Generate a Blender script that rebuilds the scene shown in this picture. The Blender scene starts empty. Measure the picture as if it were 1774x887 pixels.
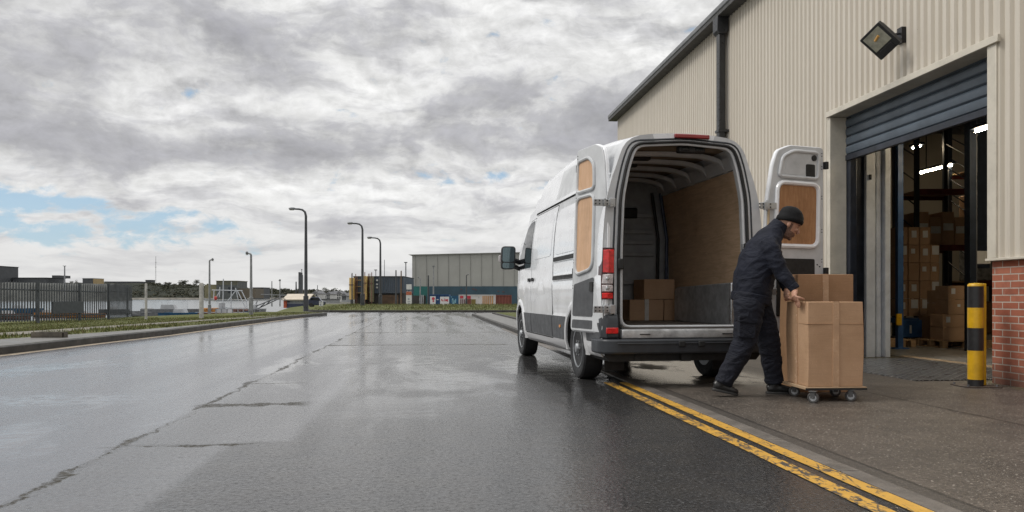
import bpy, bmesh, math, random
from mathutils import Vector, Matrix
random.seed(7)
SC = bpy.context.scene
COL = SC.collection
F, H, CX, HOR = 1355.0, 0.92, 887.0, 515.0      # focal (px), eye height (m), image centre, horizon row of the photograph
TR = math.atan(0.110)                            # road and warehouse heading
CR, SR = math.cos(TR), math.sin(TR)

def gp(px, py, z=0.0):                           # point on the level z seen at a pixel
    Y = F*(H-z)/(py-HOR); return Vector(((px-CX)/F*Y, Y, z))
def at(px, py, Y):                               # point at depth Y seen at a pixel
    return Vector(((px-CX)/F*Y, Y, H+(HOR-py)/F*Y))
def rf(v, u, z=0.0):                             # road frame: v to the right, u along the road
    return Vector((CR*v-SR*u, SR*v+CR*u, z))
def to_rf(p): return (CR*p.x+SR*p.y, -SR*p.x+CR*p.y)

def interp(tab, t):
    if t <= tab[0][0]: return tab[0][1]
    for (a, b), (c, d) in zip(tab, tab[1:]):
        if t <= c: return b+(d-b)*(t-a)/(c-a)
    return tab[-1][1]
def s2l(c): return c/12.92 if c <= .04045 else ((c+.055)/1.055)**2.4
def rgb(h):
    h = h.lstrip('#'); return tuple(s2l(int(h[i:i+2], 16)/255) for i in (0, 2, 4))+(1,)

# ------------------------------------------------------------------ mesh builder
class MB:
    def __init__(s): s.v = []; s.f = []; s.m = []
    def add(s, vs, fs, m=0):
        o = len(s.v); s.v += [tuple(v) for v in vs]
        for f in fs: s.f.append([o+i for i in f]); s.m.append(m)
        return s
    def quad(s, a, b, c, d, m=0): return s.add([a, b, c, d], [(0, 1, 2, 3)], m)
    def poly(s, pts, m=0): return s.add(pts, [tuple(range(len(pts)))], m)
    def box(s, x0, x1, y0, y1, z0, z1, m=0, M=None):
        vs = [Vector((x, y, z)) for z in (z0, z1) for x, y in ((x0, y0), (x1, y0), (x1, y1), (x0, y1))]
        if M: vs = [M @ v for v in vs]
        return s.add(vs, [(3, 2, 1, 0), (4, 5, 6, 7), (0, 1, 5, 4), (1, 2, 6, 5), (2, 3, 7, 6), (3, 0, 4, 7)], m)
    def rbox(s, v0, v1, u0, u1, z0, z1, m=0):    # box in the road frame
        vs = [rf(v, u, z) for z in (z0, z1) for v, u in ((v0, u0), (v1, u0), (v1, u1), (v0, u1))]
        return s.add(vs, [(3, 2, 1, 0), (4, 5, 6, 7), (0, 1, 5, 4), (1, 2, 6, 5), (2, 3, 7, 6), (3, 0, 4, 7)], m)
    def loft(s, rings, m=0, caps=True, closed=True):
        n = len(rings[0]); vs = [p for r in rings for p in r]; fs = []
        for i in range(len(rings)-1):
            for j in range(n if closed else n-1):
                k = (j+1) % n
                fs.append((i*n+j, i*n+k, (i+1)*n+k, (i+1)*n+j))
        if caps and closed:
            fs.append(tuple(range(n))[::-1]); fs.append(tuple((len(rings)-1)*n+j for j in range(n)))
        return s.add(vs, fs, m)
    def tube(s, pts, rad, n=8, m=0, caps=True):
        pts = [Vector(p) for p in pts]; rings = []
        if not isinstance(rad, (list, tuple)): rad = [rad]*len(pts)
        ref = None
        for i, p in enumerate(pts):
            d = (pts[min(i+1, len(pts)-1)]-pts[max(i-1, 0)]).normalized()
            if ref is None: ref = Vector((0, 0, 1)) if abs(d.z) < .9 else Vector((1, 0, 0))
            a = d.cross(ref).normalized(); b = a.cross(d); ref = b
            rings.append([p+(a*math.cos(2*math.pi*k/n)+b*math.sin(2*math.pi*k/n))*rad[i] for k in range(n)])
        return s.loft(rings, m, caps)
    def eloft(s, spec, n=16, m=0, side=(0, 1, 0)):   # spec: (point, radius along side, radius across)
        pts = [Vector(p) for p, _, _ in spec]; sd = Vector(side); rings = []
        for i, (p, ra, rb) in enumerate(spec):
            d = (pts[min(i+1, len(pts)-1)]-pts[max(i-1, 0)]).normalized()
            a = (sd-d*sd.dot(d)).normalized(); b = d.cross(a)
            rings.append([pts[i]+a*math.cos(2*math.pi*k/n)*ra+b*math.sin(2*math.pi*k/n)*rb for k in range(n)])
        return s.loft(rings, m)
    def lathe(s, prof, M=None, n=32, m=0):          # prof: (r, t) round the local x axis
        rings = [[Vector((t, r*math.cos(2*math.pi*k/n), r*math.sin(2*math.pi*k/n))) for k in range(n)] for r, t in prof]
        if M: rings = [[M @ p for p in r] for r in rings]
        return s.loft(rings, m, True)
    def ball(s, c, r, n=12, m=0, M=None):
        r = Vector(r) if isinstance(r, (tuple, list, Vector)) else Vector((r, r, r)); rings = []
        for i in range(1, n):
            t = math.pi*i/n
            q = [Vector((math.sin(t)*math.cos(2*math.pi*k/(2*n))*r.x, math.sin(t)*math.sin(2*math.pi*k/(2*n))*r.y, math.cos(t)*r.z)) for k in range(2*n)]
            if M: q = [M @ p for p in q]
            rings.append([Vector(c)+p for p in q])
        return s.loft(rings, m)
    def prism(s, poly, fn, t0, t1, m=0):             # fn(a, b, t) -> point
        n = len(poly); vs = [fn(a, b, t0) for a, b in poly]+[fn(a, b, t1) for a, b in poly]
        fs = [tuple(range(n))[::-1], tuple(range(n, 2*n))]+[(i, (i+1) % n, n+(i+1) % n, n+i) for i in range(n)]
        return s.add(vs, fs, m)
    def build(s, name, mats, parent=None, local=False, bevel=0, ang=38, recalc=True, segs=2):
        me = bpy.data.meshes.new(name)
        vs = s.v
        if parent is not None and not local:
            Mi = wmat(parent).inverted(); vs = [tuple(Mi @ Vector(v)) for v in vs]
        me.from_pydata(vs, [], s.f); 
        if not isinstance(mats, (list, tuple)): mats = [mats]
        for mm in mats: me.materials.append(mm)
        me.polygons.foreach_set('material_index', s.m)
        finish(me, ang, recalc)
        o = bpy.data.objects.new(name, me); COL.objects.link(o)
        if parent is not None: o.parent = parent
        if bevel:
            b = o.modifiers.new('bevel', 'BEVEL'); b.width = bevel; b.segments = segs; b.limit_method = 'ANGLE'; b.angle_limit = math.radians(40)
        return o

def finish(me, ang=38, recalc=True):
    bm = bmesh.new(); bm.from_mesh(me)
    if recalc: bmesh.ops.recalc_face_normals(bm, faces=bm.faces)
    for f in bm.faces: f.smooth = ang > 0
    lim = math.radians(ang)
    for e in bm.edges:
        e.smooth = len(e.link_faces) == 2 and e.calc_face_angle(0) < lim
    bm.to_mesh(me); bm.free()
def wmat(o):
    M = o.matrix_basis.copy()
    while o.parent: o = o.parent; M = o.matrix_basis @ M
    return M
def tag(o, label=None, cat=None, group=None, kind=None):
    if label: o['label'] = label
    if cat: o['category'] = cat
    if group: o['group'] = group
    if kind: o['kind'] = kind
    return o
def thing(name, label, cat, loc=(0, 0, 0), rz=0, group=None):
    o = bpy.data.objects.new(name, None); COL.objects.link(o); o.empty_display_size = .2
    o.location = loc; o.rotation_euler = (0, 0, rz)
    return tag(o, label, cat, group)
def struct(o): o['kind'] = 'structure'; return o
def copy_tree(o, parent=None):
    c = o.copy(); COL.objects.link(c)
    if parent is not None: c.parent = parent
    for ch in [x for x in bpy.data.objects if x.parent == o]: copy_tree(ch, c)
    return c
def apply_mods(o, ang=38):
    dg = bpy.context.evaluated_depsgraph_get(); dg.update()
    me = bpy.data.meshes.new_from_object(o.evaluated_get(dg))
    o.modifiers.clear(); o.data = me; finish(me, ang, False); return o
def remesh(o, vox, smooth=6, ang=80):
    r = o.modifiers.new('r', 'REMESH'); r.mode = 'VOXEL'; r.voxel_size = vox
    k = o.modifiers.new('s', 'SMOOTH'); k.factor = .5; k.iterations = smooth
    apply_mods(o, ang)
    for p in o.data.polygons: p.use_smooth = True
    return o
def rounded(poly, r, n=5):
    out = []; N = len(poly)
    for i in range(N):
        p0, p, p1 = Vector(poly[i-1]), Vector(poly[i]), Vector(poly[(i+1) % N])
        a, b = (p0-p), (p1-p); k = min(r, a.length*.45, b.length*.45)
        A, B = p+a.normalized()*k, p+b.normalized()*k
        for j in range(n+1):
            t = j/n; q = A*(1-t)**2+p*2*t*(1-t)+B*t*t; out.append((q.x, q.y))
    return out
def inset(poly, k):
    cx = sum(p[0] for p in poly)/len(poly); cy = sum(p[1] for p in poly)/len(poly)
    w = max(abs(p[0]-cx) for p in poly); h = max(abs(p[1]-cy) for p in poly)
    return [(cx+(p[0]-cx)*(1-k/w), cy+(p[1]-cy)*(1-k/h)) for p in poly]

# ------------------------------------------------------------------ materials
class N:
    def __init__(s, mat): 
        mat.use_nodes = True; s.t = mat.node_tree; s.t.nodes.clear(); s.mat = mat
    def n(s, typ, **kw):
        nd = s.t.nodes.new(typ)
        for k, v in kw.items(): setattr(nd, k, v)
        return nd
    def put(s, sock, val):
        if isinstance(val, bpy.types.NodeSocket): s.t.links.new(val, sock)
        elif val is not None: sock.default_value = val
    def math(s, op, a, b=None, c=None, clamp=False):
        nd = s.n('ShaderNodeMath', operation=op, use_clamp=clamp)
        for i, q in enumerate((a, b, c)):
            if q is not None: s.put(nd.inputs[i], q)
        return nd.outputs[0]
    def mix(s, fac, a, b, blend='MIX'):
        nd = s.n('ShaderNodeMix', data_type='RGBA', blend_type=blend)
        s.put(nd.inputs[0], fac); s.put(nd.inputs[6], a); s.put(nd.inputs[7], b); return nd.outputs[2]
    def coord(s, which='Object'): return s.n('ShaderNodeTexCoord').outputs[which]
    def mapping(s, vec, scale=(1, 1, 1), loc=(0, 0, 0), rot=(0, 0, 0)):
        nd = s.n('ShaderNodeMapping'); s.put(nd.inputs[0], vec); nd.inputs[1].default_value = loc; nd.inputs[2].default_value = rot; nd.inputs[3].default_value = scale
        return nd.outputs[0]
    def noise(s, vec, scale=5, detail=4, rough=.5, dist=0, col=False):
        nd = s.n('ShaderNodeTexNoise'); s.put(nd.inputs['Vector'], vec); s.put(nd.inputs['Scale'], scale)
        nd.inputs['Detail'].default_value = detail; nd.inputs['Roughness'].default_value = rough; nd.inputs['Distortion'].default_value = dist
        return nd.outputs[1 if col else 0]
    def voro(s, vec, scale=5, feature='F1', out=0):
        nd = s.n('ShaderNodeTexVoronoi', feature=feature); s.put(nd.inputs['Vector'], vec); nd.inputs['Scale'].default_value = scale; return nd.outputs[out]
    def step(s, val, a, b, smooth=True):             # 0 at a, 1 at b
        nd = s.n('ShaderNodeMapRange', interpolation_type='SMOOTHSTEP' if smooth else 'LINEAR'); nd.clamp = True
        s.put(nd.inputs[0], val); nd.inputs[1].default_value = a; nd.inputs[2].default_value = b; return nd.outputs[0]
    def rng(s, val, a, b, c, d):
        nd = s.n('ShaderNodeMapRange'); s.put(nd.inputs[0], val)
        for i, q in enumerate((a, b, c, d)): nd.inputs[i+1].default_value = q
        return nd.outputs[0]
    def sep(s, vec):
        nd = s.n('ShaderNodeSeparateXYZ'); s.put(nd.inputs[0], vec); return nd.outputs
    def comb(s, x, y, z):
        nd = s.n('ShaderNodeCombineXYZ')
        for i, q in enumerate((x, y, z)): s.put(nd.inputs[i], q)
        return nd.outputs[0]
    def band(s, val, lo, hi, soft):
        return s.math('MULTIPLY', s.step(val, lo-soft, lo+soft), s.math('SUBTRACT', 1, s.step(val, hi-soft, hi+soft)))
    def bump(s, h, strength=.3, dist=.01, normal=None):
        nd = s.n('ShaderNodeBump'); nd.inputs['Strength'].default_value = strength; nd.inputs['Distance'].default_value = dist
        s.put(nd.inputs['Height'], h)
        if normal is not None: s.put(nd.inputs['Normal'], normal)
        return nd.outputs[0]
    def out(s, color, rough=.5, metal=0, normal=None, spec=.5, **kw):
        b = s.n('ShaderNodeBsdfPrincipled'); s.put(b.inputs['Base Color'], color); s.put(b.inputs['Roughness'], rough)
        s.put(b.inputs['Metallic'], metal); b.inputs['Specular IOR Level'].default_value = spec
        if normal is not None: s.put(b.inputs['Normal'], normal)
        for k, v in kw.items(): s.put(b.inputs[k.replace('_', ' ')], v)
        o = s.n('ShaderNodeOutputMaterial'); s.t.links.new(b.outputs[0], o.inputs[0]); return s.mat

def mat(name, color, rough=.5, metal=0, var=.15, scale=6, bump=0, bscale=60, dirt=0, spec=.5, rvar=.1, **kw):
    k = N(bpy.data.materials.new(name)); c = k.coord()
    col = color if isinstance(color, tuple) else rgb(color)
    nz = k.noise(c, scale, 6, .6)
    lo = tuple(max(0, x*(1-var)) for x in col[:3])+(1,); hi = tuple(min(1, x*(1+var)) for x in col[:3])+(1,)
    base = k.mix(k.step(nz, .3, .7), lo, hi)
    if dirt:
        d = k.math('MULTIPLY', k.step(k.noise(c, scale*.6, 8, .7, .4), .5, .72), dirt)
        base = k.mix(d, base, tuple(x*.35 for x in col[:3])+(1,))
    r = k.rng(k.noise(c, scale*2.3, 5), .3, .7, max(.02, rough-rvar), min(1, rough+rvar))
    nm = k.bump(k.noise(c, bscale, 5, .6), bump, .01) if bump else None
    return k.out(base, r, metal, nm, spec, **kw)
def emis(name, color, strength):
    k = N(bpy.data.materials.new(name)); e = k.n('ShaderNodeEmission'); e.inputs[0].default_value = rgb(color); e.inputs[1].default_value = strength
    o = k.n('ShaderNodeOutputMaterial'); k.t.links.new(e.outputs[0], o.inputs[0]); return k.mat
# ------------------------------------------------------------------ camera, sky, sun
cam = bpy.data.cameras.new('camera'); co = bpy.data.objects.new('camera', cam); COL.objects.link(co)
co.location = (0, 0, H); co.rotation_euler = (math.radians(90), 0, 0)
cam.sensor_width = 36; cam.sensor_fit = 'HORIZONTAL'; cam.lens = F/1774*36; cam.shift_y = (HOR-443.5)/1774
cam.clip_start = .05; cam.clip_end = 8000; SC.camera = co
SC.view_settings.view_transform = 'Standard'; SC.view_settings.look = 'None'; SC.view_settings.exposure = 0.22; SC.view_settings.gamma = 1
SUN_AZ, SUN_EL = math.radians(-100), math.radians(48)     # from the left, a little behind
w = bpy.data.worlds.new('World'); SC.world = w
k = N(w)
sky = k.n('ShaderNodeTexSky', sky_type='NISHITA'); sky.sun_disc = False; sky.sun_elevation = SUN_EL; sky.sun_rotation = SUN_AZ
sky.air_density = 1.0; sky.dust_density = .6; sky.ozone_density = 1.5
d = k.coord('Generated'); X, Y, Z = k.sep(d)
deg = 180/math.pi
az = k.math('MULTIPLY', k.math('ARCTAN2', X, Y), deg)
el = k.math('MULTIPLY', k.math('ARCSINE', Z), deg)
zz = k.math('ADD', k.math('MAXIMUM', Z, 0.0), .10)
P = k.comb(k.math('DIVIDE', X, zz), k.math('DIVIDE', Y, zz), 0)
def gauss(a0, e0, sa, se, amp):
    q = k.math('ADD', k.math('POWER', k.math('ABSOLUTE', k.math('DIVIDE', k.math('SUBTRACT', az, a0), sa)), 2), k.math('POWER', k.math('ABSOLUTE', k.math('DIVIDE', k.math('SUBTRACT', el, e0), se)), 2))
    return k.math('MULTIPLY', k.math('POWER', 2.718, k.math('MULTIPLY', q, -1)), amp)
def total(ls):
    t = ls[0]
    for x in ls[1:]: t = k.math('ADD', t, x)
    return t
def shifted(du, dv):                      # direction-space coordinates, flattened like layers of cloud
    return k.comb(k.math('ADD', k.math('MULTIPLY', az, .066), 3.7+du), k.math('ADD', k.math('MULTIPLY', k.math('POWER', k.math('MAXIMUM', el, .01), .80), .235), 1.3+dv), .37)
C0 = shifted(0, 0)
wv = k.noise(C0, 1.6, 4, .55, col=True)
def warped(c, amt):
    vm = k.n('ShaderNodeVectorMath', operation='MULTIPLY_ADD'); k.put(vm.inputs[0], wv); vm.inputs[1].default_value = (amt, amt, 0); k.put(vm.inputs[2], c); return vm.outputs[0]
W0, W1 = warped(C0, .26), warped(shifted(.015, .075), .26)
nA, nB = k.noise(W0, 2.0, 13, .64), k.noise(W1, 2.0, 13, .64)
mA, mB = k.noise(W0, 5.6, 9, .60), k.noise(W1, 5.6, 9, .60)
lo = k.noise(C0, .9, 4, .5)
# thick grey masses where the photograph has them, in direction space (degrees)
dark = total([gauss(1, 13.3, 8, 3.2, .17), gauss(7, 12.0, 5, 2.4, .12), gauss(-34, 12.0, 6, 3.2, .17), gauss(-18, 9.8, 15, 1.5, .17), gauss(-27, 16.5, 12, 2.6, .07), gauss(-13, 18.5, 11, 2.2, .05), gauss(-12, 12.6, 5, 1.0, .07),
              gauss(-4, 7.4, 12, 1.4, .04), gauss(-10, 11, 40, 9, -.02), gauss(-30, 20, 10, 2, .05), gauss(-8, 14.2, 6, 1.6, -.07), gauss(5, 17.5, 9, 1.8, -.10), gauss(-19, 13.0, 9, 1.0, -.10), gauss(-9, 3.6, 16, 1.8, -.05), gauss(-20, 7.2, 10, .9, -.06)])
blue = total([gauss(-32, 6.1, 7, 1.0, .34), gauss(-29, 4.4, 9, 1.0, .30), gauss(-24, 5.4, 5, .6, .14), gauss(-31, 5.25, 12, .35, -.12), gauss(-33, 7.6, 3, .8, .12), gauss(-12, 12.4, 2.4, .8, .15), gauss(-2, 8.4, 4, .8, .13), gauss(-34, 3.2, 9, .7, .13), gauss(-22, 5.0, 7, .8, .12)])
body_ = total([k.math('MULTIPLY', nA, .72), k.math('MULTIPLY', mA, .28)])
dens = k.math('ADD', body_, dark)
grey = k.math('ADD', k.math('MULTIPLY', k.step(dens, .505, .635), .50), k.math('MULTIPLY', k.step(dens, .46, .84), .55))
cl = k.mix(grey, rgb('#f1f1f0'), rgb('#a2a2a8'))
cl = k.mix(k.math('MULTIPLY', k.step(lo, .40, .62), .20), cl, rgb('#bdbdc1'))
st = k.noise(k.mapping(warped(C0, .35), (.75, 2.3, 1), (2.2, .4, 0)), 2.3, 11, .60)
cl = k.mix(k.math('MULTIPLY', k.step(st, .44, .66), .62), cl, rgb('#b6b6bb'))
rel = k.math('ADD', k.math('MULTIPLY', k.math('SUBTRACT', nA, nB), 1.5), k.math('MULTIPLY', k.math('SUBTRACT', mA, mB), .55))   # tops catch the light, bases stay grey
fade = k.step(el, 1.0, 9)
gain = k.math('ADD', 1, k.math('MULTIPLY', k.math('MULTIPLY', rel, fade), 1.0))
cl = k.mix(k.math('MULTIPLY', k.math('SUBTRACT', 1, k.step(el, 0, 6)), .5), cl, rgb('#e6e5e3'))
gap = k.math('ADD', k.math('MULTIPLY', k.math('SUBTRACT', .50, k.math('ADD', k.math('MULTIPLY', nA, .35), k.math('MULTIPLY', mA, .65))), 1.6), blue)
bl = k.math('MULTIPLY', k.step(gap, .15, .36), .92)
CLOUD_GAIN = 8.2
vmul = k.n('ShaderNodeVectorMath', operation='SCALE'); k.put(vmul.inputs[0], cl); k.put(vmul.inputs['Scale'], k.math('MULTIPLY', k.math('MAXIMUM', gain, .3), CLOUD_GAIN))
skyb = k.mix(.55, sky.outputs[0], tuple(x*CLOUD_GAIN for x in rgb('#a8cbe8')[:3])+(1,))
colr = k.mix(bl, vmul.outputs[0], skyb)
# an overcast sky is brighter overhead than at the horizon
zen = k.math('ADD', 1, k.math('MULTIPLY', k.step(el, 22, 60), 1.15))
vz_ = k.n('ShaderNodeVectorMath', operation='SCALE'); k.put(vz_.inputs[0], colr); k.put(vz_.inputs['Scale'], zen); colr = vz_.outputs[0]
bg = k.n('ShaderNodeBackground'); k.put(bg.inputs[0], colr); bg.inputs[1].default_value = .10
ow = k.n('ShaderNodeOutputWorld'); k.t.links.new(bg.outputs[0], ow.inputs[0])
sl = bpy.data.lights.new('sun', 'SUN'); sl.energy = 1.5; sl.angle = math.radians(18); sl.color = (1, .965, .91)
so = bpy.data.objects.new('sun', sl); COL.objects.link(so)
sd = Vector((math.sin(SUN_AZ)*math.cos(SUN_EL), math.cos(SUN_AZ)*math.cos(SUN_EL), math.sin(SUN_EL)))
so.rotation_euler = sd.to_track_quat('Z', 'Y').to_euler(); so.location = sd*50
# ------------------------------------------------------------------ ground materials
def asphalt(name, base, brown, wet, sx=1.0):
    """rough chippings with a thin film of water; object coords: x across the road, y along it"""
    k = N(bpy.data.materials.new(name)); c = k.coord(); x, y, z = k.sep(c)
    big = k.noise(k.mapping(c, (1, .35, 1)), .9, 6, .6, .6)
    mid = k.noise(c, 4, 5, .6)
    fine = k.noise(c, 46, 4, .75)
    chip = k.voro(c, 48)
    col = k.mix(k.step(mid, .3, .7), base, brown)
    col = k.mix(k.math('MULTIPLY', k.step(fine, .53, .66), .7), col, tuple(min(1, q*3.2) for q in base[:3])+(1,))
    col = k.mix(k.math('MULTIPLY', k.step(fine, .48, .36), .7), col, tuple(q*.35 for q in base[:3])+(1,))
    return k, c, x, y, big, mid, fine, chip, col

# ---- road
k, c, x, y, big, mid, fine, chip, col = asphalt('wet_asphalt', (.036, .036, .037, 1), (.047, .045, .043, 1), .5)
wob = k.math('MULTIPLY', k.math('SUBTRACT', k.noise(c, 1.3, 4, .6), .5), .30)
wob2 = k.math('MULTIPLY', k.math('SUBTRACT', k.noise(c, 9, 5, .7), .5), .13)
xs = k.math('ADD', k.math('ADD', x, wob), wob2)
ys = k.math('ADD', k.math('ADD', y, wob), wob2)
seam_d = k.math('ABSOLUTE', k.math('ADD', xs, 1.86))
wid = k.rng(k.noise(k.comb(0, y, 0), .9, 4, .6), .44, .72, .0015, .060)
seam = k.math('SUBTRACT', 1, k.step(k.math('DIVIDE', seam_d, wid), .6, 1.2))
def cross(u0, x0, x1, wd, wmin=.0006):
    dd = k.math('ABSOLUTE', k.math('SUBTRACT', ys, u0))
    ww = k.rng(k.noise(k.comb(x, u0, 0), 2.6, 5, .65), .42, .70, wmin, wd)
    return k.math('MULTIPLY', k.math('SUBTRACT', 1, k.step(k.math('DIVIDE', dd, ww), .6, 1.3)), k.band(xs, x0, x1, .08))
cracks = [cross(5.05, -1.9, -1.05, .05), cross(6.9, -1.9, -1.05, .20), cross(15.2, -1.9, 1.6, .16, .035), cross(20.6, -1.9, 2.1, .22, .06), cross(26.3, -1.9, .5, .14), cross(8.6, -1.85, -1.3, .04), cross(31, -2, 2.2, .12)]
crk = seam
for q in cracks: crk = k.math('MAXIMUM', crk, q)
crk = k.math('MULTIPLY', crk, k.rng(k.noise(c, 24, 5, .75), .38, .56, .12, .92), clamp=True)
patch = k.math('MULTIPLY', k.band(k.math('ADD', x, k.math('MULTIPLY', wob2, .6)), -1.86, -.86, .05), k.band(ys, 5.1, 15.2, .05))     # relaid strip right of the seam
patch2 = k.math('MULTIPLY', k.band(k.math('ADD', x, k.math('MULTIPLY', wob2, .6)), -1.86, -1.22, .05), k.band(ys, -3, 5.05, .04))
patch3 = k.math('MULTIPLY', k.band(k.math('ADD', x, wob2), -1.86, 1.15, .06), k.band(ys, 15.2, 20.6, .1))
old_sheen = k.math('MULTIPLY', k.step(k.math('MULTIPLY', x, -1), 1.84, 1.9), 1.0)
col = k.mix(k.math('MULTIPLY', old_sheen, .62), col, (.165, .170, .188, 1))  # aged asphalt lane, with bluish sky sheen mixed into its colour
pm = k.math('MAXIMUM', patch, patch2)
col = k.mix(k.math('MULTIPLY', pm, .55), col, (.150, .152, .160, 1))
col = k.mix(k.math('MULTIPLY', patch3, .2), col, (.024, .024, .024, 1))
col = k.mix(k.math('MULTIPLY', k.step(y, 13, 24), .5), col, (.17, .17, .172, 1))  # far end coloured paler to stand in for low sky reflection
spot = k.step(k.noise(c, 14, 2, .5), .735, .765)
col = k.mix(k.math('MULTIPLY', spot, .8), col, (.012, .011, .010, 1))
col = k.mix(crk, col, (.042, .037, .025, 1))
track = k.step(k.noise(k.mapping(c, (1.6, .10, 1)), 1.1, 4, .55), .40, .62)
pud = k.step(big, .54, .63)
pud = k.math('MULTIPLY', pud, k.math('SUBTRACT', 1, k.math('MULTIPLY', crk, .9)))
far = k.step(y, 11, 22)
nearv = k.math('MULTIPLY', k.band(x, -.9, 2.4, .4), k.band(y, 6.4, 13, 1.2))       # rain standing round the van
wetv = k.math('MULTIPLY', nearv, k.step(big, .40, .56))
for (x0_, x1_, y0_, y1_) in ((-.75, .15, 5.95, 6.45), (-.2, 1.0, 8.6, 9.3), (-1.4, -.6, 11.0, 12.6), (-.3, .9, 12.6, 13.6), (-4.6, -2.6, 7.0, 7.8), (-1.7, -1.2, 14.0, 15.0)):
    q = k.math('MULTIPLY', k.band(k.math('ADD', x, k.math('MULTIPLY', wob, 1.6)), x0_, x1_, .22), k.band(k.math('ADD', y, k.math('MULTIPLY', wob, 1.6)), y0_, y1_, .16))
    pud = k.math('MAXIMUM', pud, k.math('MULTIPLY', q, k.step(k.noise(k.mapping(c, (1, 2, 1)), 5, 5, .65), .40, .56)))
film = k.math('MAXIMUM', k.math('MAXIMUM', k.math('MULTIPLY', pud, .8), wetv), k.math('MULTIPLY', far, .95))
rough = k.math('ADD', k.rng(track, 0, 1, .24, .15), k.math('MULTIPLY', crk, .35))
rough = k.math('ADD', k.math('SUBTRACT', rough, k.math('MULTIPLY', film, .10)), k.math('MULTIPLY', far, .06))
rough = k.math('ADD', rough, k.math('MULTIPLY', k.math('SUBTRACT', fine, .5), .30), clamp=True)
rough = k.math('MAXIMUM', rough, .06)
hgt = k.math('ADD', k.math('MULTIPLY', chip, .55), k.math('MULTIPLY', fine, .7))
inv = k.math('SUBTRACT', 1, k.math('MULTIPLY', film, .86))
bn = k.n('ShaderNodeBump'); bn.inputs['Distance'].default_value = .004
k.put(bn.inputs['Strength'], k.math('MULTIPLY', inv, .42)); k.put(bn.inputs['Height'], hgt)
bn2 = k.bump(k.math('ADD', k.math('MULTIPLY', mid, .5), k.math('MULTIPLY', crk, -1.6)), .5, .02, bn.outputs[0])
gr = k.math('MULTIPLY', k.math('SUBTRACT', k.noise(c, 38, 4, .75), .5), k.math('SUBTRACT', 4.2, k.math('MULTIPLY', far, 3.6)))
spc = k.math('MAXIMUM', k.math('ADD', k.math('ADD', .55, gr), k.math('ADD', k.math('MULTIPLY', old_sheen, .22), k.math('MULTIPLY', far, .30))), .08)
spc = k.math('MULTIPLY', spc, k.math('SUBTRACT', 1, k.math('MULTIPLY', crk, .8)))
spc = k.math('MAXIMUM', spc, k.math('MULTIPLY', film, .55))
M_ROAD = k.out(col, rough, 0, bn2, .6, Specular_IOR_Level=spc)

# ---- forecourt
k, c, x, y, big, mid, fine, chip, col = asphalt('forecourt_asphalt', (.060, .050, .041, 1), (.092, .077, .063, 1), .3)
col = k.mix(k.math('MULTIPLY', k.step(k.noise(c, 1.1, 6, .65), .45, .7), .6), col, (.040, .034, .029, 1))
pale = k.step(k.noise(c, 60, 2, .5), .655, .70)
col = k.mix(k.math('MULTIPLY', pale, .75), col, (.42, .38, .33, 1))
wob = k.math('MULTIPLY', k.math('SUBTRACT', k.noise(c, 2.5, 4, .6), .5), .08)
jd = k.math('ABSOLUTE', k.math('SUBTRACT', k.math('ADD', x, wob), 4.24))
jnt = k.math('SUBTRACT', 1, k.step(jd, .010, .028))
gut = k.band(k.math('ADD', x, k.math('MULTIPLY', wob, .2)), 2.26, 2.375, .008)
gl = k.math('SUBTRACT', 1, k.step(k.math('ABSOLUTE', k.math('SUBTRACT', k.math('ADD', x, k.math('MULTIPLY', wob, .25)), 2.385)), .006, .02))
col = k.mix(k.math('MULTIPLY', jnt, .75), col, (.016, .013, .010, 1))
col = k.mix(k.math('MULTIPLY', gut, .7), col, (.050, .044, .038, 1))
col = k.mix(k.math('MULTIPLY', gl, .8), col, (.014, .012, .010, 1))
moss = k.math('MULTIPLY', k.step(k.math('ADD', x, k.math('MULTIPLY', k.noise(c, 6, 5), .5)), 5.95, 6.35), k.step(k.noise(c, 5, 6, .7), .42, .6))
col = k.mix(k.math('MULTIPLY', moss, .7), col, (.10, .09, .030, 1))
wet = k.math('MULTIPLY', k.math('MULTIPLY', k.band(x, 2.30, 3.9, .25), k.band(y, 7.9, 13.5, .5)), k.step(k.noise(k.mapping(c, (1, .6, 1)), 1.4, 5, .6), .36, .5))
col = k.mix(k.math('MULTIPLY', wet, .5), col, (.045, .042, .040, 1))
rough = k.math('MAXIMUM', k.math('SUBTRACT', k.math('ADD', .50, k.math('MULTIPLY', k.math('SUBTRACT', fine, .5), .3)), k.math('MULTIPLY', wet, .42)), .05)
hgt = k.math('ADD', k.math('MULTIPLY', chip, .5), k.math('MULTIPLY', fine, .8))
bn = k.n('ShaderNodeBump'); bn.inputs['Distance'].default_value = .004
k.put(bn.inputs['Strength'], k.math('SUBTRACT', .75, k.math('MULTIPLY', wet, .62))); k.put(bn.inputs['Height'], hgt)
M_FORE = k.out(col, rough, 0, bn.outputs[0], .45)

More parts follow.
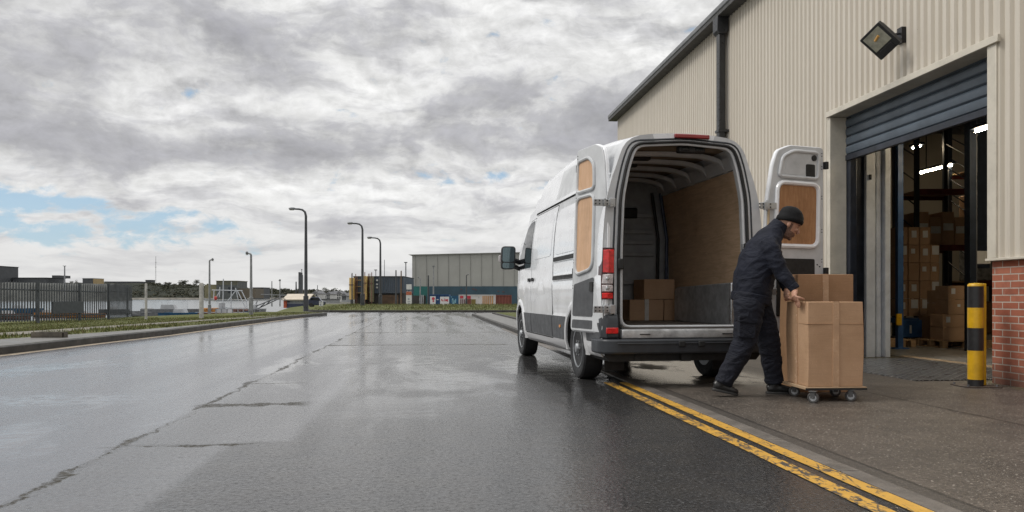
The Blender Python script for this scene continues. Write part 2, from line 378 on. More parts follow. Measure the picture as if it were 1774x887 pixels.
# ---- yellow paint, worn through to the asphalt
def paint(name, wear):
    k = N(bpy.data.materials.new(name)); c = k.coord()
    x, y, z = k.sep(c)
    n1 = k.noise(k.mapping(c, (1, .55, 1), rot=(0, 0, .5)), 26, 5, .65, .8); n2 = k.noise(c, 3.2, 4, .6)
    gone = k.step(k.math('ADD', n1, k.math('MULTIPLY', k.math('SUBTRACT', n2, .5), .35)), wear, wear+.05)
    cr = k.math('SUBTRACT', 1, k.step(k.voro(k.mapping(c, (1, .35, 1), rot=(0, 0, .6)), 9, 'DISTANCE_TO_EDGE'), .01, .035))
    gone = k.math('MAXIMUM', gone, k.math('MULTIPLY', cr, k.step(n2, .42, .55)))
    colr = k.mix(k.noise(c, 8, 5, .6), (.46, .245, .030, 1), (.66, .38, .065, 1))
    colr = k.mix(k.math('MULTIPLY', k.step(k.noise(c, 120, 2), .55, .7), .4), colr, (.30, .17, .05, 1))
    colr = k.mix(gone, colr, (.060, .052, .045, 1))
    return k.out(colr, .42, 0, k.bump(k.noise(c, 150, 3, .7), .5, .004), .5)
M_YEL1, M_YEL2 = paint('worn_yellow_paint', .505), paint('yellow_paint', .575)
M_KERBSTONE = mat('granite_kerb', (.125, .110, .095, 1), .55, var=.25, scale=5, bump=.5, bscale=70, dirt=.6)
M_KERB_DARK = mat('dark_kerb', (.034, .031, .027, 1), .6, var=.4, scale=3, bump=.5, bscale=30, dirt=.5)
M_PAVE = mat('wet_pavement', (.115, .110, .10, 1), .42, var=.2, scale=1.5, bump=.3, bscale=60, dirt=.5)
M_PATH = mat('gravel_path', (.145, .132, .105, 1), .75, var=.25, scale=2, bump=.6, bscale=50, dirt=.4)
def turf(name, a, b, dry):
    k = N(bpy.data.materials.new(name)); c = k.coord()
    cc = k.mix(k.step(k.noise(c, .7, 6, .65), .35, .65), a, b)
    cc = k.mix(k.math('MULTIPLY', k.step(k.noise(c, 1.9, 6, .7), .54, .68), .75), cc, dry)
    cc = k.mix(k.math('MULTIPLY', k.step(k.noise(c, 40, 3), .5, .7), .6), cc, tuple(q*.4 for q in a[:3])+(1,))
    return k.out(cc, .9, 0, k.bump(k.noise(c, 35, 5, .7), .9, .03), .2)
M_TURF = turf('turf', (.072, .083, .028, 1), (.112, .120, .040, 1), (.16, .135, .065, 1))
M_LAND = turf('rough_ground', (.10, .098, .085, 1), (.14, .135, .11, 1), (.08, .085, .05, 1))

# ------------------------------------------------------------------ ground sheets
KERB = [(-12, -8.05), (0, -8.05), (5, -8.1), (12.5, -8.16), (15.6, -8.3), (18.9, -8.35), (23, -8.7), (27.1, -9.0), (31, -9.3), (35.9, -9.5), (39, -9.45), (40.6, -9.62)]
def kx(Y): return interp(KERB, Y)
kerb_line = [Vector((kx(Y), Y, 0)) for Y in (-12, -6, 0, 4, 8, 11, 12.5, 14, 15.6, 17.2, 18.9, 21, 23, 25, 27.1, 29, 31, 33.5, 35, 36, 36.6, 37.3, 38, 39)]
kerb_line += [Vector((-9.5, 40.2, 0)), Vector((-9.72, 41.0, 0)), Vector((-10.2, 41.7, 0)), Vector((-10.9, 42.2, 0)), Vector((-12, 42.6, 0)), Vector((-13, 42.8, 0)), Vector((-14.0, 43.0, 0))]
def offset(line, d):
    out = []
    for i, p in enumerate(line):
        t = (line[min(i+1, len(line)-1)]-line[max(i-1, 0)]).normalized(); out.append(p+Vector((-t.y, t.x, 0))*(d if not callable(d) else d(p.y)))
    return out
FARK = 48.0
m = MB()      # road: follows the left kerb, the T junction and the right kerb
left = [p+Vector((-.06, 0, -.0)) for p in kerb_line]
pts = [to_rf(p) for p in left]
poly = [rf(2.33, -12)]+[rf(2.33, u) for u in (0, 10, 20, 30, 38)]+[rf(2.6, 40), rf(3.3, 41.5), rf(5, 42.4), rf(26, 42.4)]
r_end = rf(26, 42.4)
poly += [Vector((r_end.x, FARK+.05, 0)), Vector((-14, FARK+.05, 0)), Vector((-14, 43.2, 0))]+left[::-1]
m.poly(poly)
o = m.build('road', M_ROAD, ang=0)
# put the object's own axes on the road so that the seams and patches run along it
def to_road_axes(o):
    R = Matrix.Rotation(TR, 4, 'Z'); o.data.transform(R.inverted()); o.matrix_basis = R
to_road_axes(o); struct(o)
m = MB(); u0, u1 = -12, 21.5
m.poly([rf(2.26, u0, .004), rf(7.4, u0, .004), rf(7.4, 25.2, .004), rf(2.9, 25.2, .004), rf(2.26, 22, .004)])
o = m.build('forecourt', M_FORE, ang=0); to_road_axes(o); struct(o)
# flush granite kerb between the lines and the forecourt, cut into stones
m = MB(); u = -6
while u < 22:
    L = .9; m.rbox(2.165, 2.275, u+.006, u+L-.006, -.06, .008+random.uniform(0, .003)); u += L
o = m.build('flush_kerb', M_KERBSTONE, bevel=.004); struct(o)
for nm, v0, v1, mt in (('outer_yellow_line', 1.90, 1.998, M_YEL1), ('inner_yellow_line', 2.066, 2.158, M_YEL2)):
    m = MB(); us = [-6+i*.25 for i in range(58)]
    rings = []
    for u in us: rings.append([rf(v0+random.uniform(-.003, .003), u, .004), rf(v1+random.uniform(-.003, .003), u, .004)])
    m.loft(rings, 0, False, False); o = m.build(nm, mt, ang=0); to_road_axes(o); struct(o)
# left verge in strips along the kerb
KZ = .125
struct(MB().loft([[a, b, b2, a2] for a, b, b2, a2 in zip([p+Vector((0, 0, -.05)) for p in kerb_line], [p+Vector((0, 0, KZ)) for p in kerb_line], [p+Vector((0, 0, KZ)) for p in offset(kerb_line, .15)], [p+Vector((0, 0, -.05)) for p in offset(kerb_line, .15)])]).build('raised_kerb', M_KERB_DARK, bevel=.015))
gutter = MB().loft([[a+Vector((0, 0, .004)), b+Vector((0, 0, .004))] for a, b in zip(offset(kerb_line, -.02), offset(kerb_line, -.24))][:19], 0, False, False).build('gutter_line', mat('faded_gutter_paint', (.26, .21, .15, 1), .5, var=.3, scale=4, bump=.4, dirt=.5), ang=0); struct(gutter)
pw = lambda Y: interp([(0, 1.9), (13, 1.75), (15, 1.35), (17.5, .95), (20, .62), (23, .30), (60, .16)], Y)
pi0 = lambda Y: interp([(0, 2.6), (14, 2.5), (15.7, 2.15), (18.9, 2.0), (23.8, 1.65), (27, 1.3), (31.5, .62), (35, .45), (60, .4)], Y)
pi1 = lambda Y: interp([(0, 4.0), (14, 3.8), (17.8, 3.0), (21, 2.7), (24.6, 2.25), (28, 1.75), (32.5, .95), (35, .6), (60, .5)], Y)
def strip(name, d0, d1, z, mt):
    a, b = offset(kerb_line, d0), offset(kerb_line, d1)
    return struct(MB().loft([[p+Vector((0, 0, z)), q+Vector((0, 0, z))] for p, q in zip(a, b)], 0, False, False).build(name, mt, ang=0))
strip('left_pavement', .15, pw, KZ+.004, M_PAVE)
strip('footpath', pi0, pi1, KZ+.006, M_PATH)
EDGE_Y = [(-120, 36), (-40, 38), (-21, 42.5), (-19.3, 42.5), (-16.5, 37), (-13.2, 36.2), (-12.2, 37.2), (-11.6, 44)]
def over(p): return p.y > interp(EDGE_Y, p.x)-.2
def vz(d): return interp([(0, KZ), (2.2, KZ), (3.4, .05), (6, -.04), (9, -.13), (11.5, -.19), (16, -.34), (30, -.5)], d)
m = MB(); rings = []
ds = [.14, 1, 2, 3, 4, 5, 6.5, 8, 9.5, 11, 12.5, 14, 18]
offs = [offset(kerb_line, d) for d in ds]
for i, p in enumerate(kerb_line):
    if p.y > 39.2: continue    # the rounded end follows
    row = [offs[j][i]+Vector((0, 0, vz(ds[j])+(random.uniform(-.012, .012) if ds[j] > 4 else 0))) for j in range(len(ds))]
    row = [Vector((p_.x, p_.y, -.6 if over(p_) else p_.z)) for p_ in row]
    row.append(Vector((-120, row[-1].y, -.5))); rings.append(row)
end = []                                            # rounded end of the verge at the junction
for row_d, nx in ((.12, None),):
    tail = offset(kerb_line, .14)[-8:]
for j in range(len(ds)+1):
    t = j/(len(ds)); 
    q = tail[min(7, int(t*7))].lerp(tail[min(7, int(t*7)+1)], t*7-int(t*7)); end.append(Vector((q.x, q.y-.04, KZ)))
end[-1] = Vector((-12.6, 43.2, -.6)); rings.append(end)
m.loft(rings, 0, False, False)
verge = m.build('grass_verge', M_TURF, ang=60, recalc=False); struct(verge)
# right pavement beyond the van and the far verge
m = MB()
m.loft([[rf(2.28, u, -.05), rf(2.28, u, .10), rf(2.42, u, .10), rf(2.42, u, -.05)] for u in (15.5, 20, 26, 32, 37, 39)]+[[rf(2.28+a, 39+b, -.05), rf(2.28+a, 39+b, .10), rf(2.42+a*.95, 39+b*.9, .10), rf(2.42+a*.95, 39+b*.9, -.05)] for a, b in ((.2, 1.3), (.9, 2.5), (2.4, 3.3), (6, 3.5), (20, 3.5))])
struct(m.build('right_kerb', M_KERB_DARK, bevel=.012))
struct(MB().loft([[rf(2.42, u, .096), rf(3.30, u, .096)] for u in (15.5, 24, 32, 38.6)]+[[rf(2.62, 40.2, .096), rf(3.4, 39.4, .096)], [rf(3.3, 41.2, .096), rf(4.2, 40.4, .096)], [rf(4.8, 41.9, .096), rf(5.2, 41.1, .096)], [rf(22, 42.1, .096), rf(22, 41.1, .096)]], 0, False, False).build('right_pavement', M_PAVE, ang=0))
m = MB(); m.loft([[rf(3.30, u, .0), rf(3.30, u, .16), rf(3.42, u, .16), rf(3.42, u, 0)] for u in (25.2, 30, 36, 39.2)]); struct(m.build('verge_kerb', M_KERB_DARK, bevel=.012))
m = MB(); m.loft([[rf(3.42, u, .15), rf(7, u, .17), rf(40, u, .2)] for u in (25.2, 28, 32, 36, 39.2)]+[[rf(4.4, 40.6, .12), rf(8, 40.9, .14), rf(40, 40.9, .15)]], 0, False, False)
rg = m.build('right_grass', M_TURF, ang=60); struct(rg)
fx = [-13.4, -12.6, -11.2, -8, -4, 0, 6, 14, 30, 60]
fy = lambda x: FARK+interp([(-13.4, 3.4), (-12.6, 1.2), (-11.2, 0), (60, 0)], x)
struct(MB().loft([[Vector((x, fy(x), -.05)), Vector((x, fy(x), .13)), Vector((x, fy(x)+.16, .13)), Vector((x, fy(x)+.16, -.05))] for x in fx]).build('far_kerb', M_KERB_DARK, bevel=.012))
m = MB(); m.loft([[Vector((x*(1+j*.03), fy(x)+.15+dy, z+(random.uniform(-.03, .03) if j else 0))) for j, (dy, z) in enumerate(((0, .125), (3, .22), (7, .30), (11, .36), (15, .30), (22, .05)))] for x in [-13.4, -12.6, -11.2]+[-10+2*i for i in range(36)]], 0, False, False)
fg = m.build('far_grass', M_TURF, ang=60); struct(fg)
# land sheet with the quay edge, and the far shore
QUAY = [(-900, 36), (-120, 36), (-40, 38), (-21, 42.5), (-19.3, 42.5), (-16.5, 37), (-13.2, 36.2), (-12.4, 37.5), (-12.9, 45), (-17.6, 60), (-26, 90), (-33, 120), (-84, 300), (-285, 1020), (-280, 4500), (4500, 4500), (4500, -300), (-900, -300)]
m = MB(); m.poly([Vector((a, b, -.53)) for a, b in QUAY])
q = QUAY[:13]
for a, b in zip(q, q[1:]): m.quad(Vector((*a, -.53)), Vector((*b, -.53)), Vector((*b, -4)), Vector((*a, -4)))
struct(m.build('ground', M_LAND, ang=0))
m = MB(); sp = [(-17.6, 46.5), (-18.9, 60), (-26.2, 90), (-33, 118)]
m.loft([[Vector((a, b, -.45)), Vector((a+2.2, b, -.16)), Vector((a+7, b+1, -.12)), Vector((a+14, b+1, -.2))] for a, b in sp], 0, False, False)
struct(m.build('quay_grass', M_TURF, ang=60))
k = N(bpy.data.materials.new('harbour_water')); c = k.coord()
M_WATER = k.out((.05, .06, .065, 1), .18, 0, k.bump(k.noise(k.mapping(c, (.35, 1.2, 1)), .8, 6, .65), .07, .15), .6)
struct(MB().poly([Vector((-4000, 20, -2.0)), Vector((-4000, 2000, -2.0)), Vector((300, 2000, -2.0)), Vector((300, 20, -2.0))]).build('water', M_WATER, ang=0))
# blades of grass on the verges
M_BLADE = []
for i, cc in enumerate(((.082, .096, .028, 1), (.120, .126, .042, 1), (.165, .14, .07, 1))): M_BLADE.append(mat('grass_blade_%d' % i, cc, .8, var=.3, scale=3, spec=.2))
def blades(name, n, sampler, hmin, hmax):
    m = MB(); got = 0
    while got < n:
        p = sampler()
        if p is None: continue
        got += 1; a = random.uniform(0, 6.283); h = random.uniform(hmin, hmax)*(1 if p.y < 22 or p.y > 45 else .5); b = .012+.012*random.random()
        s = Vector((math.cos(a), math.sin(a), 0)); l = Vector((random.uniform(-.5, .5), random.uniform(-.5, .5), 1)).normalized()*h
        m.add([p-s*b, p+s*b, p+l], [(0, 1, 2)], random.choice((0, 0, 1, 1, 2)))
    o = m.build(name, M_BLADE, ang=0, recalc=False); tag(o, kind='stuff'); return o
def left_sampler():
    Y = 10+31*random.random()**1.1; d = .2+13*random.random()**1.2
    if d < pw(Y)+.03*random.random() or (pi0(Y) < d < pi1(Y) and random.random() < .96): return None
    if d < 1.2 and Y < 23 and random.random() < .0: return None
    q = Vector((kx(Y)-d, Y, vz(d)-.01)); return None if over(q) else q
g = blades('grass', 30000, left_sampler, .04, .13); tag(g, 'short patchy green grass along the left verge by the steel fence', 'grass')
def far_sampler():
    x = random.uniform(-13, 4); j = random.random()*13
    return Vector((x, fy(x)+.2+j, interp([(0, .125), (3, .22), (7, .30), (11, .36), (15, .3)], j)-.01))
g = blades('grass', 9000, far_sampler, .05, .16); tag(g, 'green grass on the low bank at the far end of the road', 'grass')
# ------------------------------------------------------------------ warehouse
VW, UL, UR = 5.97, 11.02, 7.66           # wall plane, door jambs (along the road)
a = to_rf(gp(1440, 622)); 
def u_at(px, v):                          # u where the vertical plane v is seen at pixel column px
    t = (px-CX)/F                         # X = tY ; v = CR X + SR Y -> Y = v/(CR t + SR)
    Y = v/(CR*t+SR); return -SR*t*Y+CR*Y
UL = u_at(1440, VW); UR = u_at(1713, VW); UEND = u_at(1070, VW)
TOP, LINT, PLIN = 6.5, 3.57, 1.31
def cladmat():
    k = N(bpy.data.materials.new('cream_cladding')); c = k.coord(); x, y, z = k.sep(c)
    base = k.mix(k.noise(k.mapping(c, (1.5, 1.5, .15)), 2.0, 6, .6), (.515, .465, .39, 1), (.60, .555, .48, 1))
    st = k.step(k.noise(k.mapping(c, (9, 9, .35)), 1.5, 6, .7), .56, .75)
    base = k.mix(k.math('MULTIPLY', st, .30), base, (.30, .265, .21, 1))
    sp = k.step(k.noise(c, 38, 3, .5), .74, .78)
    base = k.mix(k.math('MULTIPLY', sp, .5), base, (.20, .15, .10, 1))
    return k.out(base, k.rng(k.noise(c, 6, 4), .3, .7, .36, .5), 0, k.bump(k.noise(k.mapping(c, (1, 1, .4)), 3, 3), .08, .03), .4)
M_CLAD = cladmat()
M_TRIM = mat('cream_flashing', (.55, .51, .43, 1), .42, var=.10, scale=3, dirt=.25)
M_TRIMD = mat('door_reveal', (.44, .41, .35, 1), .5, var=.12, scale=3, dirt=.3)
M_GUT = mat('grey_gutter', (.16, .165, .17, 1), .45, var=.15, scale=4, dirt=.3)
M_GUTD = mat('black_pipe', (.022, .023, .025, 1), .35, var=.3, scale=6)
M_SHUT = mat('blue_grey_shutter', (.082, .104, .130, 1), .38, var=.16, scale=2.0, dirt=.25, bump=.05)
M_GUIDE = mat('dark_navy_guide', (.016, .020, .030, 1), .4, var=.3, scale=5)
M_DARKIN = mat('dark_interior_wall', (.05, .05, .05, 1), .8, var=.3, scale=2)
M_INFLOOR = mat('concrete_floor', (.16, .155, .145, 1), .35, var=.25, scale=2, bump=.15, dirt=.5)
M_WPANEL = mat('white_door_panel', (.74, .76, .78, 1), .45, var=.12, scale=3, dirt=.35)
def brickmat():
    k = N(bpy.data.materials.new('red_brick')); c = k.coord('UV')
    b = k.n('ShaderNodeTexBrick'); b.offset = .5; k.put(b.inputs['Vector'], c)
    b.inputs['Color1'].default_value = (.29, .090, .052, 1); b.inputs['Color2'].default_value = (.40, .150, .092, 1); b.inputs['Mortar'].default_value = (.46, .40, .34, 1)
    b.inputs['Scale'].default_value = 1.0; b.inputs['Mortar Size'].default_value = .0065; b.inputs['Mortar Smooth'].default_value = .15; b.inputs['Bias'].default_value = 0
    b.inputs['Brick Width'].default_value = .225; b.inputs['Row Height'].default_value = .0728
    o = k.coord(); x, y, z = k.sep(o)
    nz = k.noise(o, 7, 6, .65)
    col = k.mix(k.math('MULTIPLY', k.step(nz, .45, .75), .45), b.outputs[0], (.15, .06, .045, 1))
    col = k.mix(k.math('MULTIPLY', k.step(k.noise(o, 5, 6, .7), .60, .74), .45), col, (.42, .30, .25, 1))
    damp = k.math('MULTIPLY', k.math('SUBTRACT', 1, k.step(k.math('ADD', z, k.math('MULTIPLY', k.noise(o, 4, 5), .35)), .18, .52)), .72)
    col = k.mix(damp, col, (.055, .042, .034, 1))
    hh = k.math('ADD', k.math('MULTIPLY', b.outputs[1], -1), k.math('MULTIPLY', k.noise(o, 70, 4, .6), .35))
    return k.out(col, .8, 0, k.bump(hh, .7, .006), .3)
M_BRICK = brickmat()
def uv_wall(o, horiz):                    # box-project metres: u along the wall, v up
    me = o.data; uv = me.uv_layers.new(name='UVMap')
    for p in me.polygons:
        for li in p.loop_indices:
            q = me.vertices[me.loops[li].vertex_index].co; vv, uu = to_rf(q+o_base)
            uv.data[li].uv = ((uu if abs(Vector(p.normal).dot(rf(1, 0))) > .6 else vv)+.06, q.z+.004)
W = thing('warehouse', 'cream ribbed metal warehouse with red brick plinth and half raised roller door', 'warehouse', rf(VW, UR))
o_base = rf(VW, UR)
def ribs(u0, u1, z0, z1, v):
    m = MB(); u = u0; prof = []; p = .137
    while u < u1-.001:
        for du, dv in ((0, 0), (.062, 0), (.082, .037), (.117, .037)):
            if u+du < u1: prof.append((v+dv, u+du))
        u += p
    prof.append((v, u1))
    m.loft([[rf(a, b, z0), rf(a, b, z1)] for a, b in prof], 0, False, False)
    return m
UB = -9.0
for nm, u0, u1, z0 in (('wall_cladding', UL+.005, UEND, .22), ('wall_cladding', UR-.132, UL+.004, LINT+.09), ('wall_cladding', UB, UR-.13, PLIN+.02)):
    o = ribs(u0, u1, z0, TOP, VW).build(nm, M_CLAD, W, ang=5)
MB().rbox(VW+.04, VW+.12, UL+.03, UEND-.02, -.05, .24).build('base_kerb', mat('base_concrete', (.22, .21, .19, 1), .8, var=.25, dirt=.4), W)
for u0, u1 in ((UB, UR),):
    m = MB(); m.rbox(VW+.04, VW+.26, u0, u1, -.05, PLIN); o = m.build('brick_plinth', M_BRICK, W, ang=0); uv_wall(o, 0)
MB().rbox(VW-.03, VW+.03, UB, UR+.02, PLIN-.005, PLIN+.022).build('sill_flashing', M_TRIM, W, bevel=.004)
# corner trims and door reveal
m = MB(); m.rbox(VW-.022, VW+.24, UR-.135, UR, PLIN+.022, LINT+.02); m.build('door_jamb', M_TRIM, W, bevel=.006)
m = MB(); m.rbox(VW-.02, VW+.24, UL-.001, UL+.09, 0, LINT+.02); m.build('door_jamb', M_TRIM, W, bevel=.006)
m = MB(); m.rbox(VW-.05, VW-.012, UR-.19, UL+.07, LINT+.02, LINT+.10); m.build('head_flashing', M_TRIM, W, bevel=.005)
m = MB(); m.rbox(VW-.012, VW+.25, UR, UL, LINT+.022, LINT+.06); m.build('head_soffit', M_TRIMD, W)
# inner lining of the wall, behind the cladding
m = MB(); m.rbox(VW+.12, VW+.23, UB, UR-.01, PLIN, TOP); m.rbox(VW+.121, VW+.23, UL+.10, UEND-.02, .0, TOP); m.rbox(VW+.12, VW+.23, UR-.01, UL+.10, LINT+.08, TOP)
m.build('inner_lining', M_DARKIN, W)
# shutter curtain, slats with a dark joint between them
SV, SB = VW+.25, 3.03
m = MB(); z = SB; prof = []
while z < LINT+.2:
    for dz, dv in ((0, .012), (.006, .0), (.020, -.016), (.060, -.026), (.100, -.026), (.122, -.014), (.130, .002)): prof.append((SV+dv, z+dz))
    z += .135
m.loft([[rf(v, UR-.05, z), rf(v, UL+.05, z)] for v, z in prof], 0, False, False); m.build('roller_shutter', M_SHUT, W, ang=20)
m = MB(); m.rbox(SV-.03, SV+.03, UR-.05, UL+.05, SB-.085, SB-.002); m.build('shutter_bottom_bar', M_GUIDE, W, bevel=.006)
m = MB(); m.rbox(SV-.005, SV+.10, UL-.09, UL+.10, 0, LINT+.022); m.build('shutter_guide', M_GUIDE, W, bevel=.005)
m = MB(); m.rbox(SV-.005, SV+.10, UR-.08, UR+.03, 0, LINT+.022); m.build('shutter_guide', M_GUIDE, W, bevel=.005)
# side of the lobby just inside: dark return, then white panels with folds
UP = UL+.36
m = MB(); m.rbox(VW+.36, 6.70, UP, UP+.25, 0, 3.7); m.build('lobby_return', M_GUIDE, W)
m = MB()
for i, (a0, a1, du) in enumerate(((6.705, 6.85, -.05), (6.855, 6.885, .03), (6.89, 6.96, -.03), (6.965, 6.99, .03), (6.995, 7.08, -.08))): m.rbox(a0, a1, UP+du, UP+.25, 0, 3.9)
o = m.build('lobby_panel', M_WPANEL, W, bevel=.006)
m = MB(); m.rbox(6.74, 6.78, UP-.075, UP-.05, 2.72, 2.80); m.build('door_switch', M_GUTD, W, bevel=.006)
# gutter, soffit, roof, downpipe
m = MB(); m.rbox(VW-.26, VW-.08, UB, UEND+.25, TOP+.06, TOP+.17); o = m.build('gutter', M_GUT, W, bevel=.02)
m = MB(); m.rbox(VW-.24, VW+.03, UB, UEND+.24, TOP-.02, TOP+.058); m.build('eaves_soffit', mat('dark_soffit', (.06, .06, .058, 1), .6, var=.2), W)
m = MB(); m.prism([(VW-.20, TOP+.175), (VW+14, TOP+1.6), (VW+28, TOP+.175), (VW+28, TOP+.02), (VW+.05, TOP+.06)], lambda a, b, t: rf(a, t, b), UB, UEND+.25); m.build('roof', M_GUT, W, ang=0)
up = u_at(1253, VW-.08)
m = MB(); m.rbox(VW-.20, VW-.06, up-.075, up+.075, 0, TOP-.30); m.build('downpipe', M_GUTD, W, bevel=.02)
m = MB(); m.prism([(VW-.25, TOP-.02), (VW-.02, TOP-.02), (VW-.02, TOP-.30), (VW-.06, TOP-.36), (VW-.20, TOP-.36), (VW-.25, TOP-.30)], lambda a, b, t: rf(a, t, b), up-.13, up+.13); m.build('rain_hopper', M_GUTD, W, bevel=.01)
m = MB(); m.rbox(VW-.03, VW-.002, up+.085, up+.15, PLIN, TOP-.05); m.build('cladding_joint', mat('pale_joint_trim', (.50, .48, .44, 1), .4, var=.1), W)
for z in (2.2, 4.2):
    MB().rbox(VW-.215, VW, up-.10, up+.10, z, z+.05).build('pipe_clip', M_GUTD, W)
# closed far end, rear and inside
m = MB(); m.rbox(VW+.30, VW+28, UEND-.2, UEND, -.1, TOP+.02); m.rbox(VW+28, VW+28.2, UB, UEND, -.1, TOP+.1); m.rbox(VW+.30, VW+28, UB-.2, UB, -.1, TOP+.02)
m.build('end_walls', M_CLAD, W, ang=0)
m = MB(); m.rbox(7.26, VW+28, UB, UEND-.2, -.1, .012); m.build('inside_floor', M_INFLOOR, W)
M_STEEL_IN = mat('painted_steel_frame', (.10, .10, .105, 1), .5, var=.2)
for i in range(9):
    u = UB+1+i*3.7
    m = MB(); m.rbox(VW+.3, VW+28, u-.06, u+.06, TOP-.75, TOP-.45)
    m.build('roof_beam', M_STEEL_IN, W)
m = MB()
for i in range(8): m.rbox(VW+2+i*3.2, VW+2.12+i*3.2, UB, UEND-.3, TOP-.44, TOP-.30)
m.build('roof_purlins', M_STEEL_IN, W)
m = MB(); m.rbox(7.225, 7.38, UR+.03, UL+.30, .010, .024); m.build('door_threshold', mat('timber_threshold', (.26, .19, .12, 1), .6, var=.3, scale=5, dirt=.4), W)

# ramp plate in front of the door
M_PLATE = None
k = N(bpy.data.materials.new('chequer_plate')); c = k.coord()
g = []
for rot in (.785, -.785):
    mp = k.mapping(c, (1, 1, 1), rot=(0, 0, rot)); xx, yy, zz_ = k.sep(mp)
    def tri(v, per, off): return k.math('ABSOLUTE', k.math('SUBTRACT', k.math('FRACT', k.math('ADD', k.math('DIVIDE', v, per), off)), .5))
    g.append(k.math('MULTIPLY', k.step(tri(xx, .085, 0 if rot > 0 else .5), .37, .44), k.step(tri(yy, .085, 0 if rot > 0 else .5), .08, .16)))
hh = k.math('MAXIMUM', g[0], g[1])
cc = k.mix(k.noise(c, 4, 6, .6), (.045, .047, .05, 1), (.085, .085, .087, 1)); cc = k.mix(k.math('MULTIPLY', k.step(k.noise(c, 9, 5), .5, .7), .5), cc, (.07, .055, .04, 1))
cc = k.mix(k.math('MULTIPLY', hh, .75), cc, (.36, .37, .38, 1))
M_PLATE = k.out(cc, k.rng(k.noise(c, 7, 4), .3, .7, .22, .42), .55, k.bump(hh, 1, .004))
pu = to_rf(gp(1586, 661))[1]
rp = MB().prism([(5.30, .006), (5.33, .014), (7.22, .016), (7.22, .006)], lambda a, b, t: rf(a, t, b), pu, UL-.05)
rp = rp.build('floor_plate', M_PLATE, ang=10); to_road_axes(rp); tag(rp, 'worn steel chequer plate lying flat on the ground in the warehouse doorway', 'metal plate')

# floodlight on the wall
fl = rf(VW, u_at(1562, VW)); fp = Vector((fl.x, fl.y, H+(HOR-62)/F*fl.y))
FL = thing('floodlight', 'black square floodlight on a bracket above the warehouse door', 'floodlight', fp)
M_BLK = mat('black_metal', (.014, .014, .016, 1), .4, var=.3, scale=8)
M_BLKP = mat('black_plastic', (.018, .018, .019, 1), .5, var=.25, scale=10, bump=.1)
M_GLASSF = mat('lamp_glass', (.30, .30, .24, 1), .08, var=.25, scale=9, spec=.8)
cpos = at(1521, 67, fp.y-.62*CR*0-.10)
cl_ = rf(-.40, .16, -.02)                # head centre relative to the bracket
face_n = Vector((-.62, -.52, -.58)).normalized()
upv = (Vector((0, 0, 1))-face_n*face_n.z).normalized(); rt = upv.cross(face_n)
roll = Matrix.Rotation(math.radians(31), 3, face_n); upv = roll @ upv; rt = roll @ rt
hc = at(1524, 69, fp.y-.12)
Mh = Matrix((rt, upv, face_n)).transposed().to_4x4(); Mh.translation = hc
m = MB(); 
m.prism(rounded([(-.165, -.20), (.165, -.20), (.165, .17), (-.165, .17)], .02), lambda a, b, t: Mh @ Vector((a, b, t)), -.035, .03)
m.loft([[Mh @ Vector((a*s, b*s+.01, t)) for a, b in rounded([(-.15, -.15), (.15, -.15), (.15, .15), (-.15, .15)], .04)] for s, t in ((1, -.03), (.9, -.10), (.6, -.15))])
m.build('lamp_housing', M_BLKP, FL, bevel=.004)
m = MB(); m.prism([(-.13, -.085), (.13, -.085), (.13, .14), (-.13, .14)], lambda a, b, t: Mh @ Vector((a, b, t)), .030, .034); gl = m.build('lamp_glass', M_GLASSF, FL)
m = MB(); m.tube([Mh @ Vector((-.03, .03, .036)), Mh @ Vector((.05, .05, .036))], .016, 8); m.build('lamp_tube', mat('amber_lamp_tube', (.6, .34, .10, 1), .3), gl)
m = MB(); m.prism([(-.09, -.185), (.09, -.185), (.09, -.11), (-.09, -.11)], lambda a, b, t: Mh @ Vector((a, b, t)), .030, .045); m.build('sensor_box', M_BLK, FL, bevel=.004)
m = MB(); wp = fp+rf(.0, 0, 0)
for dz in (.03, -.05): m.tube([wp+Vector((0, 0, dz)), hc-face_n*.07+upv*.03], .014, 6)
m.box(-.03, .03, -.05, .05, -.10, .10, M=Matrix.Translation(fp) @ Matrix.Rotation(TR, 4, 'Z'))
m.build('bracket', M_BLK, FL)

# bollard
bp = gp(1690, 671); BO = thing('bollard', 'black and yellow banded bollard with yellow channel beside the brick wall', 'bollard', bp)
M_YB = mat('yellow_bollard_paint', (.56, .32, .010, 1), .38, var=.16, scale=7, dirt=.4, bump=.05)
M_KB = mat('black_band_paint', (.016, .016, .017, 1), .4, var=.3, scale=7)
r = .074; m = MB(); Hb = 1.07
bands = [(0, .115, 1), (.115, .42, 0), (.42, .72, 1), (.72, .87+.10, 0), (.97, 1.30, 1)]
for z0, z1, mi in ((0.012, .12, 1), (.12, .475, 0), (.475, .715, 1), (.715, .84, 0), (.84, 1.02, 1)): pass
zt = lambda py: H+(HOR-py)/F*bp.y
zs = [zt(670), zt(657), zt(607), zt(568), zt(533), zt(496)]
for i in range(5):
    m.loft([[bp+Vector((r*math.cos(2*math.pi*q/28), r*math.sin(2*math.pi*q/28), z)) for q in range(28)] for z in (zs[i], zs[i+1])], (1, 0, 1, 0, 1)[i], False)
m.loft([[bp+Vector((rr*math.cos(2*math.pi*q/28), rr*math.sin(2*math.pi*q/28), z)) for q in range(28)] for rr, z in ((r, zs[5]), (r*.97, zs[5]+.018), (r*.8, zs[5]+.030), (.01, zs[5]+.034))], 0)
m.build('banded_post', [M_YB, M_KB], BO, ang=50)
m = MB(); m.prism([(.045, .05), (.145, .05), (.145, .16), (.045, .16)], lambda a, b, t: bp+Vector((a, b, t)), 0.012, zs[5]+.03); m.build('guard_post', M_YB, BO, bevel=.008)
m = MB(); m.box(-.15, .21, -.11, .20, 0.004, .016, M=Matrix.Translation(bp)); pl = m.build('base_plate', mat('rusty_plate', (.06, .045, .035, 1), .7, var=.4, scale=9), BO, bevel=.003)
